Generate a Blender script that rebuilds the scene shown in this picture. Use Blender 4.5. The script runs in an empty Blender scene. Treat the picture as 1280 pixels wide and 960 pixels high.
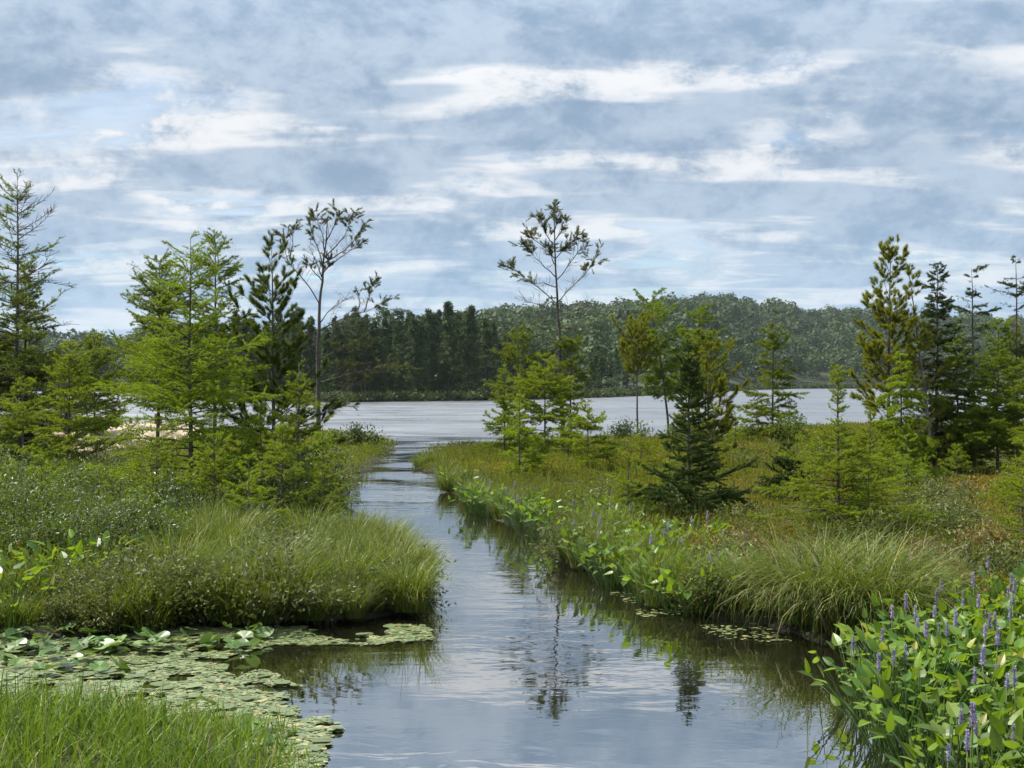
import bpy, math
import numpy as np
from mathutils import Vector
PI = math.pi
S = bpy.context.scene
COL = S.collection
F_PX, CAM_H, HOR = 1600.0, 2.3, 478.0      # focal length in photo pixels, eye height above the water, horizon row

def at(x, y, z=0.0):
    """pixel of the photograph -> ground point on the level z"""
    D = F_PX * (CAM_H - z) / (y - HOR)
    return np.array([(x - 640.0) / F_PX * D, D])
def atD(x, D):
    return np.array([(x - 640.0) / F_PX * D, D])

# ------------------------------------------------------------------ mesh collecting
def nrm(a):
    return a / np.maximum(np.linalg.norm(a, axis=-1, keepdims=True), 1e-9)

class B:
    def __init__(s):
        s.V, s.F, s.T, s.n = [], [], [], 0
    def add(s, v, f, t=0.5):
        v = np.asarray(v, float).reshape(-1, 3); f = np.asarray(f, int).reshape(-1, 3)
        if np.isscalar(t): t = np.full(len(v), t)
        s.V.append(v); s.F.append(f + s.n); s.T.append(np.asarray(t, float)); s.n += len(v)
    def mesh(s, name, mat, smooth=False):
        v = np.concatenate(s.V); f = np.concatenate(s.F); t = np.concatenate(s.T)
        me = bpy.data.meshes.new(name)
        me.vertices.add(len(v)); me.vertices.foreach_set('co', v.astype(np.float32).ravel())
        me.loops.add(len(f) * 3); me.loops.foreach_set('vertex_index', f.astype(np.int32).ravel())
        me.polygons.add(len(f))
        me.polygons.foreach_set('loop_start', np.arange(0, len(f) * 3, 3, dtype=np.int32))
        me.polygons.foreach_set('use_smooth', np.full(len(f), smooth))
        at_ = me.attributes.new('tint', 'FLOAT', 'POINT'); at_.data.foreach_set('value', t.astype(np.float32))
        me.update(calc_edges=True); me.validate()
        me.materials.append(mat)
        return me

def link(name, me, parent=None):
    o = bpy.data.objects.new(name, me); COL.objects.link(o)
    if parent is not None: o.parent = parent
    return o
def tag(o, label=None, cat=None, group=None, kind=None):
    if label: o['label'] = label
    if cat: o['category'] = cat
    if group: o['group'] = group
    if kind: o['kind'] = kind
    return o
def empty(name, loc, rz=0.0, sc=1.0):
    o = bpy.data.objects.new(name, None); COL.objects.link(o)
    o.location = loc; o.rotation_euler = (0, 0, rz); o.scale = (sc, sc, sc); o.empty_display_size = 0.1
    return o
def dup(root, loc, rz, sc=1.0, tilt=(0, 0)):
    r = root.copy(); COL.objects.link(r)
    r.location = loc; r.rotation_euler = (tilt[0], tilt[1], rz); r.scale = (sc, sc, sc)
    for ch in list(root.children):
        c = ch.copy(); COL.objects.link(c); c.parent = r
        for g in ch.children:
            d = g.copy(); COL.objects.link(d); d.parent = c
    return r

def tube(b, pts, rad, n=5, t=0.5):
    pts = np.asarray(pts, float); m = len(pts); rad = np.broadcast_to(np.asarray(rad, float), (m,))
    d = nrm(np.gradient(pts, axis=0))
    ref = np.tile(np.array([0.0, 0.0, 1.0]), (m, 1))
    if abs(d[:, 2]).mean() > 0.8: ref = np.tile(np.array([1.0, 0.0, 0.0]), (m, 1))
    u = nrm(np.cross(d, ref)); w = np.cross(d, u)
    a = np.arange(n) * 2 * PI / n
    v = pts[:, None] + rad[:, None, None] * (np.cos(a)[None, :, None] * u[:, None] + np.sin(a)[None, :, None] * w[:, None])
    i, j = np.meshgrid(np.arange(m - 1), np.arange(n), indexing='ij'); j2 = (j + 1) % n
    A, Bq, Cq, Dq = i * n + j, i * n + j2, (i + 1) * n + j2, (i + 1) * n + j
    f = np.concatenate([np.stack([A, Bq, Cq], -1).reshape(-1, 3), np.stack([A, Cq, Dq], -1).reshape(-1, 3)])
    v = np.concatenate([v.reshape(-1, 3), pts[-1:]])
    k = (m - 1) * n
    cap = np.stack([k + np.arange(n), k + (np.arange(n) + 1) % n, np.full(n, m * n)], -1)
    b.add(v, np.concatenate([f, cap]), t)

def prisms(b, P0, P1, r0, r1, t=0.5):
    """many straight three-sided twigs at once"""
    k = len(P0)
    if k == 0: return
    d = nrm(P1 - P0); u = nrm(np.cross(d, np.array([0.31, 0.2, 0.93]))); w = np.cross(d, u)
    r0 = np.broadcast_to(np.asarray(r0, float), (k,))[:, None]; r1 = np.broadcast_to(np.asarray(r1, float), (k,))[:, None]
    v = []
    for P, r in ((P0, r0), (P1, r1)):
        for a in (0, 2.094, 4.189):
            v.append(P + r * (math.cos(a) * u + math.sin(a) * w))
    v = np.stack(v, 1).reshape(-1, 3)
    base = np.array([[0, 1, 4], [0, 4, 3], [1, 2, 5], [1, 5, 4], [2, 0, 3], [2, 3, 5]])
    b.add(v, (np.arange(k)[:, None, None] * 6 + base).reshape(-1, 3), t)

def needles(b, P, D, L, W, rng, t):
    k = len(P)
    L = np.broadcast_to(np.asarray(L, float), (k,))[:, None]; W = np.broadcast_to(np.asarray(W, float), (k,))[:, None]
    s = nrm(np.cross(D, rng.normal(size=(k, 3))))
    v = np.stack([P - s * W * .5, P + s * W * .5, P + D * L], 1).reshape(-1, 3)
    b.add(v, np.arange(k * 3).reshape(-1, 3), np.repeat(np.broadcast_to(t, (k,)), 3))

def stamp(b, tv, tf, O, X, Y, Z, t):
    """template vertices tv placed k times in the frames (X, Y, Z) at O"""
    k, n = len(O), len(tv)
    v = O[:, None] + tv[None, :, 0:1] * X[:, None] + tv[None, :, 1:2] * Y[:, None] + tv[None, :, 2:3] * Z[:, None]
    f = (np.arange(k)[:, None, None] * n + np.asarray(tf)[None]).reshape(-1, 3)
    b.add(v.reshape(-1, 3), f, np.repeat(np.broadcast_to(t, (k,)), n))

# simple value noise for numpy (patches of vegetation, uneven ground)
_G = np.random.default_rng(5).random((64, 64))
def vnoise(x, y):
    x = np.asarray(x, float) + 640.0; y = np.asarray(y, float) + 640.0
    i, j = np.floor(x).astype(int), np.floor(y).astype(int); u, v = x - i, y - j
    u, v = u * u * (3 - 2 * u), v * v * (3 - 2 * v); i %= 64; j %= 64; i2, j2 = (i + 1) % 64, (j + 1) % 64
    return (_G[i, j] * (1 - u) + _G[i2, j] * u) * (1 - v) + (_G[i, j2] * (1 - u) + _G[i2, j2] * u) * v
def fbm(x, y):
    return (vnoise(x, y) + .5 * vnoise(2.1 * x + 7, 2.1 * y) + .25 * vnoise(4.3 * x, 4.3 * y + 3)) / 1.75

# ------------------------------------------------------------------ materials
class NT:
    def __init__(s, tree): s.t = tree
    def n(s, typ, **kw):
        nd = s.t.nodes.new(typ)
        for k, v in kw.items(): setattr(nd, k, v)
        return nd
    def put(s, sock, val):
        if hasattr(val, 'is_linked') or hasattr(val, 'links'): s.t.links.new(val, sock)
        else: sock.default_value = val
    def m(s, op, a, b=0.0, c=0.0, clamp=False):
        nd = s.n('ShaderNodeMath', operation=op, use_clamp=clamp)
        for k, v in enumerate((a, b, c)): s.put(nd.inputs[k], v)
        return nd.outputs[0]
    def mixc(s, f, a, b, blend='MIX'):
        nd = s.n('ShaderNodeMix', data_type='RGBA', blend_type=blend)
        s.put(nd.inputs[0], f)
        for k, v in ((6, a), (7, b)):
            s.put(nd.inputs[k], v if hasattr(v, 'links') else (*v, 1.0))
        return nd.outputs[2]
    def noise(s, vec, scale, detail=3.0, rough=.5, dist=0.0):
        nd = s.n('ShaderNodeTexNoise'); s.put(nd.inputs['Vector'], vec)
        nd.inputs['Scale'].default_value = scale; nd.inputs['Detail'].default_value = detail
        nd.inputs['Roughness'].default_value = rough; nd.inputs['Distortion'].default_value = dist
        return nd.outputs['Fac']
    def smooth(s, v, a, b):
        nd = s.n('ShaderNodeMapRange', interpolation_type='SMOOTHSTEP')
        s.put(nd.inputs[0], v); nd.inputs[1].default_value = a; nd.inputs[2].default_value = b
        return nd.outputs[0]

def new_mat(name):
    m = bpy.data.materials.new(name); m.use_nodes = True; m.node_tree.nodes.clear()
    return m, NT(m.node_tree)

def leaf_mat(name, c0, c1, ct, trans=.35, rough=.5, spec=.35, c2=None):
    """foliage: colour runs from c0 to c1 (and c2) by the leaf's own tint; ct is the colour of light let through"""
    m, q = new_mat(name)
    a = q.n('ShaderNodeAttribute', attribute_name='tint').outputs['Fac']
    oi = q.n('ShaderNodeObjectInfo')
    col = q.mixc(q.smooth(a, 0.0, .7 if c2 else 1.0), c0, c1)
    if c2: col = q.mixc(q.smooth(a, .62, .95), col, c2)
    v = q.m('MULTIPLY_ADD', oi.outputs['Random'], .45, .75)
    hs = q.n('ShaderNodeHueSaturation'); q.put(hs.inputs['Color'], col); q.put(hs.inputs['Value'], v)
    q.put(hs.inputs['Hue'], q.m('MULTIPLY_ADD', oi.outputs['Random'], .02, .49))
    p = q.n('ShaderNodeBsdfPrincipled'); q.put(p.inputs['Base Color'], hs.outputs[0])
    p.inputs['Roughness'].default_value = rough; p.inputs['Specular IOR Level'].default_value = spec
    t = q.n('ShaderNodeBsdfTranslucent'); q.put(t.inputs[0], q.mixc(.6, hs.outputs[0], ct))
    mx = q.n('ShaderNodeMixShader'); mx.inputs[0].default_value = trans
    q.put(mx.inputs[1], p.outputs[0]); q.put(mx.inputs[2], t.outputs[0])
    o = q.n('ShaderNodeOutputMaterial'); q.put(o.inputs[0], mx.outputs[0])
    return m

def solid_mat(name, c0, c1, scale=6.0, rough=.9, bump=.3, stretch=(1, 1, 1), spec=.3, c2=None):
    m, q = new_mat(name)
    tc = q.n('ShaderNodeTexCoord'); mp = q.n('ShaderNodeMapping'); q.put(mp.inputs[0], tc.outputs['Object'])
    mp.inputs['Scale'].default_value = stretch
    n = q.noise(mp.outputs[0], scale, 6.0, .6)
    col = q.mixc(q.smooth(n, .3, .7), c0, c1)
    if c2: col = q.mixc(q.smooth(q.noise(mp.outputs[0], scale * .23, 4.0, .6), .45, .62), col, c2)
    p = q.n('ShaderNodeBsdfPrincipled'); q.put(p.inputs['Base Color'], col)
    p.inputs['Roughness'].default_value = rough; p.inputs['Specular IOR Level'].default_value = spec
    if bump:
        bp = q.n('ShaderNodeBump'); bp.inputs['Strength'].default_value = bump; bp.inputs['Distance'].default_value = .05
        q.put(bp.inputs['Height'], n); q.put(p.inputs['Normal'], bp.outputs[0])
    o = q.n('ShaderNodeOutputMaterial'); q.put(o.inputs[0], p.outputs[0])
    return m

M = {}
M['larch'] = leaf_mat('larch_needles', (.09, .145, .006), (.22, .285, .010), (.38, .47, .014), .42, .55, .2)
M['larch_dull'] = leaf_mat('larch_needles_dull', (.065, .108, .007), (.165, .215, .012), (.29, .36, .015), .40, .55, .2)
M['pine'] = leaf_mat('pine_needles', (.085, .12, .007), (.23, .255, .011), (.36, .38, .015), .38, .5, .25)
M['pine_dark'] = leaf_mat('pine_needles_dark', (.035, .065, .007), (.10, .145, .012), (.15, .21, .015), .3, .5, .25)
M['pine_sparse'] = leaf_mat('pine_needles_sparse', (.05, .06, .010), (.145, .15, .028), (.18, .19, .03), .3, .5, .35)
M['spruce'] = leaf_mat('spruce_needles', (.028, .056, .010), (.09, .13, .022), (.10, .15, .02), .25, .5, .25)
M['bspruce'] = leaf_mat('black_spruce_needles', (.024, .042, .010), (.075, .10, .020), (.09, .13, .02), .25, .5, .35)
M['far_conifer'] = leaf_mat('distant_conifer_needles', (.022, .046, .010), (.08, .125, .022), (.05, .08, .02), .2, .6, .2)
M['far_leaf'] = leaf_mat('distant_broadleaf', (.022, .044, .010), (.056, .088, .017), (.07, .11, .03), .25, .6, .2)
M['shrub'] = leaf_mat('shrub_leaves', (.04, .078, .007), (.12, .165, .012), (.22, .29, .015), .35, .48, .22)
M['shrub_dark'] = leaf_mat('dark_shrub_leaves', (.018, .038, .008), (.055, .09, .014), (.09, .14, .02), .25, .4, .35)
M['shore'] = leaf_mat('shore_shrub_leaves', (.03, .05, .014), (.085, .105, .026), (.1, .12, .03), .25, .6, .2)
M['bog'] = leaf_mat('bog_shrub_leaves', (.07, .11, .006), (.18, .185, .01), (.28, .27, .015), .33, .6, .15, c2=(.25, .14, .014))
M['bog_bush'] = leaf_mat('olive_bush_leaves', (.045, .07, .014), (.125, .145, .025), (.18, .2, .03), .3, .5, .3)
M['rust_bush'] = leaf_mat('rusty_bush_leaves', (.09, .075, .016), (.20, .12, .026), (.25, .16, .03), .3, .5, .3)
M['sedge'] = leaf_mat('sedge_blades', (.04, .078, .006), (.125, .165, .012), (.22, .28, .015), .30, .5, .25, c2=(.25, .21, .09))
M['grass'] = leaf_mat('grass_blades', (.045, .095, .006), (.125, .19, .012), (.22, .32, .015), .32, .5, .25, c2=(.27, .23, .09))
M['bog_sedge'] = leaf_mat('bog_sedge_blades', (.055, .08, .007), (.14, .155, .016), (.22, .25, .02), .36, .5, .2, c2=(.24, .18, .07))
M['pickerel'] = leaf_mat('pickerelweed_leaves', (.035, .09, .006), (.13, .205, .012), (.30, .43, .015), .38, .42, .4, c2=(.24, .22, .03))
M['spike'] = leaf_mat('violet_florets', (.27, .23, .34), (.50, .45, .58), (.3, .25, .5), .2, .6, .3)
M['pad'] = leaf_mat('lily_pads', (.085, .12, .04), (.18, .21, .095), (.15, .2, .05), .05, .35, .5, c2=(.32, .27, .12))
M['padg'] = leaf_mat('pond_lily_leaves', (.055, .11, .02), (.12, .19, .04), (.18, .28, .03), .25, .42, .45)
M['bark'] = solid_mat('dark_bark', (.045, .037, .03), (.12, .10, .08), 14, .9, .5, (1, 1, .25))
M['bark_grey'] = solid_mat('grey_bark', (.07, .06, .05), (.18, .155, .13), 12, .9, .5, (1, 1, .25))
M['twig'] = solid_mat('dead_twigs', (.06, .05, .042), (.15, .13, .11), 14, .9, .2)
M['stem'] = solid_mat('green_stems', (.06, .075, .02), (.10, .12, .035), 8, .6, 0)
M['wood'] = solid_mat('weathered_post_wood', (.12, .065, .035), (.26, .16, .09), 9, .85, .4, (1, 1, .15))
M['sand'] = solid_mat('pale_sand', (.30, .23, .15), (.48, .38, .26), 3.0, .95, .6, c2=(.16, .13, .08))
M['mud'] = solid_mat('mossy_peat', (.014, .012, .007), (.035, .034, .014), 2.2, .95, .8, c2=(.045, .045, .015))
M['far_ground'] = solid_mat('forest_floor', (.02, .028, .012), (.04, .055, .02), .12, .95, 0)

# ------------------------------------------------------------------ world: sky and layered clouds
SUN_DIR = Vector((-0.50, 0.22, 0.84)).normalized()
w = bpy.data.worlds.new('World'); S.world = w; w.use_nodes = True
w.node_tree.nodes.clear(); q = NT(w.node_tree)
sky = q.n('ShaderNodeTexSky', sky_type='NISHITA', sun_disc=False)
sky.sun_elevation = math.asin(SUN_DIR.z); sky.sun_rotation = math.atan2(SUN_DIR.x, SUN_DIR.y)
sky.air_density = 1.0; sky.dust_density = 1.0; sky.ozone_density = 1.5
tc = q.n('ShaderNodeTexCoord'); sx = q.n('ShaderNodeSeparateXYZ'); q.put(sx.inputs[0], tc.outputs['Generated'])
zz = q.m('ADD', q.m('MAXIMUM', sx.outputs[2], 0.0), .115)
# billows on the flanks of the clouds, the same size whichever way one looks
sq_ = q.n('ShaderNodeMapping'); q.put(sq_.inputs[0], tc.outputs['Generated']); sq_.inputs['Scale'].default_value = (1, 1, 1.7)
puff = q.noise(sq_.outputs[0], 13.0, 7.0, .62, .35)
fine = q.noise(sq_.outputs[0], 34.0, 5.0, .65, .2)
bil = q.m('ADD', q.m('MULTIPLY', q.m('SUBTRACT', puff, .5), .20), q.m('MULTIPLY', q.m('SUBTRACT', fine, .5), .10))
def layer(k, scale, lo, hi, seed, billow):
    """cover of the cloud layer where this sight line meets it; k > 1 looks further out along the layer (the clouds' near flank)"""
    zk = q.m('MULTIPLY', zz, 1.0 / k)
    c = q.n('ShaderNodeCombineXYZ')
    q.put(c.inputs[0], q.m('ADD', q.m('MULTIPLY', q.m('DIVIDE', sx.outputs[0], zk), .50), seed))
    q.put(c.inputs[1], q.m('DIVIDE', sx.outputs[1], zk)); c.inputs[2].default_value = seed * 1.7
    n = q.noise(c.outputs[0], scale, 4.0, .5, .3)
    return q.smooth(q.m('ADD', n, q.m('MULTIPLY', bil, billow)), lo, hi)
SEED, SC = 52.9, 2.7
base = layer(1.0, SC, .32, .50, SEED, .5)
w1 = layer(1.05, SC, .44, .54, SEED, 1.2)
w2 = layer(1.11, SC, .46, .57, SEED, 1.5)
w3 = layer(1.18, SC, .48, .61, SEED, 1.7)
high = layer(1.0, .62, .34, .62, 21.3, .6)                       # thin upper sheet
cov = q.m('MAXIMUM', q.m('MAXIMUM', base, w1), q.m('MAXIMUM', w2, q.m('MULTIPLY', w3, .8)))
texd = q.smooth(q.m('ADD', q.m('MULTIPLY', puff, .6), q.m('MULTIPLY', fine, .4)), .34, .62)
wall = q.m('SUBTRACT', cov, q.m('MULTIPLY', layer(1.0, SC, .42, .58, SEED, .6), .95), clamp=True)
wall = q.m('MULTIPLY', wall, q.m('MULTIPLY_ADD', texd, .8, .25))
K = 7.7
skyc = q.mixc(1.0, sky.outputs[0], (.84, .92, 1.0), 'MULTIPLY')
blue = q.mixc(q.m('MULTIPLY', high, .8), skyc, (.62 * K, .70 * K, .79 * K))
far = q.smooth(sx.outputs[2], .0, .18)
greyn = q.mixc(texd, (.225 * K, .32 * K, .44 * K), (.42 * K, .505 * K, .61 * K))
greyf = q.mixc(texd, (.24 * K, .385 * K, .56 * K), (.39 * K, .53 * K, .68 * K))
grey = q.mixc(far, greyf, greyn)
white = q.mixc(far, (.56 * K, .65 * K, .73 * K), (.76 * K, .77 * K, .78 * K))
lit = q.mixc(q.smooth(wall, .10, 1.1), grey, white)
colr = q.mixc(q.m('MULTIPLY', cov, .94), blue, lit)
up = q.m('MULTIPLY_ADD', q.smooth(sx.outputs[2], .17, .65), .9, 1.0)      # sky brightened overhead, mostly out of view, for added fill light
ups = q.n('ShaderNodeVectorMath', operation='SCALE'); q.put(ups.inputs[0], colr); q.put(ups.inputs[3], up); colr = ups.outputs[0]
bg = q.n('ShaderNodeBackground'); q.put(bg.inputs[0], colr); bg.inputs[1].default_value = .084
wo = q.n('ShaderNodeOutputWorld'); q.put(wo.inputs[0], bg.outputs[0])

sl = bpy.data.lights.new('sun', 'SUN'); sl.energy = 5.0; sl.angle = math.radians(.6); sl.color = (1.0, .95, .86)
so = bpy.data.objects.new('sun', sl); COL.objects.link(so)
so.rotation_euler = (-SUN_DIR).to_track_quat('-Z', 'Y').to_euler()

# ------------------------------------------------------------------ camera
cd = bpy.data.cameras.new('camera'); cd.sensor_width = 36.0; cd.lens = 36.0 * F_PX / 1280.0
cd.shift_y = (HOR - 480.0) / 1280.0; cd.clip_end = 6000.0; cd.clip_start = .1
co = bpy.data.objects.new('camera', cd); COL.objects.link(co)
co.location = (0, 0, CAM_H); co.rotation_euler = (PI / 2, 0, 0); S.camera = co

# ------------------------------------------------------------------ water
m, q = new_mat('lake_water')
tc = q.n('ShaderNodeTexCoord'); sep = q.n('ShaderNodeSeparateXYZ'); q.put(sep.inputs[0], tc.outputs['Object'])
gust = q.noise(tc.outputs['Object'], .11, 3.0, .5)
wind = q.smooth(q.m('ADD', sep.outputs[1], q.m('MULTIPLY', gust, 10.0)), 26.0, 75.0)   # open lake is ruffled, the inlet is sheltered
mp = q.n('ShaderNodeMapping'); q.put(mp.inputs[0], tc.outputs['Object']); mp.inputs['Scale'].default_value = (.45, 1.0, 1.0)
mp.inputs['Rotation'].default_value = (0, 0, .12)
mp2 = q.n('ShaderNodeMapping'); q.put(mp2.inputs[0], tc.outputs['Object']); mp2.inputs['Scale'].default_value = (.055, .11, 1.0)   # wind streaks
r3 = q.noise(mp2.outputs[0], 5.0, 5.0, .62, .3)
r1 = q.noise(mp.outputs[0], 3.4, 3.0, .5, .4)
r2 = q.noise(mp.outputs[0], 1.1, 4.0, .55, .3)
calm = q.smooth(q.noise(mp.outputs[0], .35, 3.0, .5), .38, .62)
h = q.m('ADD', q.m('MULTIPLY', r1, q.m('MULTIPLY_ADD', calm, .0048, .001)),
        q.m('MULTIPLY', wind, q.m('MULTIPLY', r2, .03)))
bp = q.n('ShaderNodeBump'); bp.inputs['Strength'].default_value = 1.0; bp.inputs['Distance'].default_value = 1.0
q.put(bp.inputs['Height'], h)
p = q.n('ShaderNodeBsdfPrincipled'); p.inputs['Base Color'].default_value = (.010, .0095, .005, 1)
patch = q.noise(mp2.outputs[0], 1.0, 4.0, .6, .3)
q.put(p.inputs['Roughness'], q.m('MULTIPLY_ADD', q.m('MULTIPLY', wind, q.m('MULTIPLY_ADD', patch, .7, .25)), .48, .015)); q.put(p.inputs['IOR'], q.m('MULTIPLY_ADD', wind, -2.0, 7.0))
vn = q.n('ShaderNodeTexNoise'); q.put(vn.inputs['Vector'], mp.outputs[0]); vn.inputs['Scale'].default_value = 1.6; vn.inputs['Detail'].default_value = 3.0
ctr = q.n('ShaderNodeVectorMath', operation='SUBTRACT'); q.put(ctr.inputs[0], vn.outputs['Color']); ctr.inputs[1].default_value = (.5, .5, .5)
amp = q.m('MULTIPLY', wind, q.m('MULTIPLY_ADD', q.smooth(r3, .38, .62), .42, .05))
slope = q.n('ShaderNodeVectorMath', operation='SCALE'); q.put(slope.inputs[0], ctr.outputs[0]); q.put(slope.inputs[3], amp)
fl = q.n('ShaderNodeVectorMath', operation='MULTIPLY'); q.put(fl.inputs[0], slope.outputs[0]); fl.inputs[1].default_value = (.8, 1.0, 0)
swell = q.n('ShaderNodeCombineXYZ'); q.put(swell.inputs[1], q.m('MULTIPLY', wind, q.m('MULTIPLY', q.m('SUBTRACT', r3, .54), 2.1)))
fl2 = q.n('ShaderNodeVectorMath', operation='ADD'); q.put(fl2.inputs[0], fl.outputs[0]); q.put(fl2.inputs[1], swell.outputs[0]); fl = fl2
sm_ = q.n('ShaderNodeVectorMath', operation='ADD'); q.put(sm_.inputs[0], bp.outputs[0]); q.put(sm_.inputs[1], fl.outputs[0])
nz = q.n('ShaderNodeVectorMath', operation='NORMALIZE'); q.put(nz.inputs[0], sm_.outputs[0])
q.put(p.inputs['Normal'], nz.outputs[0])
o = q.n('ShaderNodeOutputMaterial'); q.put(o.inputs[0], p.outputs[0])
M['water'] = m
b = B(); b.add([(-1200, -60, 0), (1200, -60, 0), (1200, 1900, 0), (-1200, 1900, 0)], [(0, 1, 2), (0, 2, 3)])
tag(link('water', b.mesh('water', M['water'])), kind='structure')

# ------------------------------------------------------------------ land
def pts(lst): return np.array([at(x, y) for x, y in lst])
EDGE_L = pts([(528, 752), (522, 738), (488, 712), (452, 684), (424, 658), (412, 630), (428, 607), (462, 585), (489, 563), (470, 556), (430, 552), (300, 549)])
LEFT = np.concatenate([EDGE_L, [[-16.0, 49.0], [-40, 47], [-40, 8], [-9.0, 10.8]], pts([(0, 806), (100, 797), (190, 786), (300, 782), (400, 776), (500, 767)])])
RIGHT = np.concatenate([pts([(518, 581), (545, 594), (580, 626), (600, 638), (640, 655), (700, 676), (728, 702), (762, 724), (800, 740), (845, 755), (868, 768), (905, 775), (960, 782), (1000, 797), (1050, 812), (1110, 826)]),
                        [[4.3, 9.5], [5.0, 8.0], [5.6, 5.0], [9, 2], [45, 2], [60, 60], [34, 68], [22, 62]], pts([(1010, 540), (860, 553), (760, 554), (640, 562), (545, 569)])])
NEAR = np.concatenate([pts([(-60, 885), (60, 892), (150, 904), (230, 915), (285, 928), (318, 945), (325, 962), (345, 990)]), [[-1.1, 5.5], [-2.0, 2.0], [-9.0, 2.0], [-9.5, 9.0]]])

def sdist(poly, P):
    """signed distance to a polygon's outline, positive inside"""
    d = np.full(len(P), 1e9); ins = np.zeros(len(P), bool)
    for a, c in zip(poly, np.roll(poly, -1, 0)):
        e = c - a; r = P - a
        t = np.clip((r @ e) / (e @ e), 0, 1)
        d = np.minimum(d, np.linalg.norm(r - t[:, None] * e, axis=1))
        cr = (a[1] > P[:, 1]) != (c[1] > P[:, 1])
        xi = e[0] * (P[:, 1] - a[1]) / (e[1] if abs(e[1]) > 1e-9 else 1e-9) + a[0]
        ins ^= cr & (P[:, 0] < xi)
    return np.where(ins, d, -d)
def edge(poly, P):
    return sdist(poly, P) + (fbm(P[:, 0] * 1.3, P[:, 1] * 1.3) - .5) * .7
def ground_z(poly, P):
    s = edge(poly, P)
    return np.where(s > 0, .12 * (1 - np.exp(-s * 5.0)), np.maximum(s * .9, -.5)) + (fbm(P[:, 0] * .8 + 9, P[:, 1] * .8) - .5) * .16 * np.clip(s, 0, 1)

# the sand spit rises behind the left-hand trees
SANDC = at(118, 590)
def sand_h(P):
    a, c = atD(-30, 31.0), atD(215, 44.0); e = c - a
    t = np.clip(((P - a) @ e) / (e @ e), 0, 1); dd = np.linalg.norm(P - a - t[:, None] * e, axis=1)
    return .8 * np.exp(-(dd / 2.0) ** 2)

def land(name, poly, lo, hi, step, mat):
    xs = np.arange(lo[0], hi[0], step); ys = np.arange(lo[1], hi[1], step)
    X, Y = np.meshgrid(xs, ys, indexing='ij'); P = np.stack([X.ravel(), Y.ravel()], 1)
    z = ground_z(poly, P)
    if poly is LEFT: z = z + sand_h(P) * (edge(poly, P) > -.3)
    nx, ny = X.shape; i, j = np.meshgrid(np.arange(nx - 1), np.arange(ny - 1), indexing='ij')
    A = i * ny + j
    f = np.concatenate([np.stack([A, A + ny, A + ny + 1], -1).reshape(-1, 3), np.stack([A, A + ny + 1, A + 1], -1).reshape(-1, 3)])
    keep = (z[f] > -.45).any(1)
    bb = B(); bb.add(np.column_stack([P, z]), f[keep])
    return tag(link(name, bb.mesh(name, mat, True)), kind='structure')
land('left_bank', LEFT, (-40, 6), (2, 54), .22, M['mud'])
land('right_bog', RIGHT, (-5, 2), (50, 70), .25, M['mud'])
land('near_bank', NEAR, (-10, 2), (0, 11), .12, M['mud'])

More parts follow.
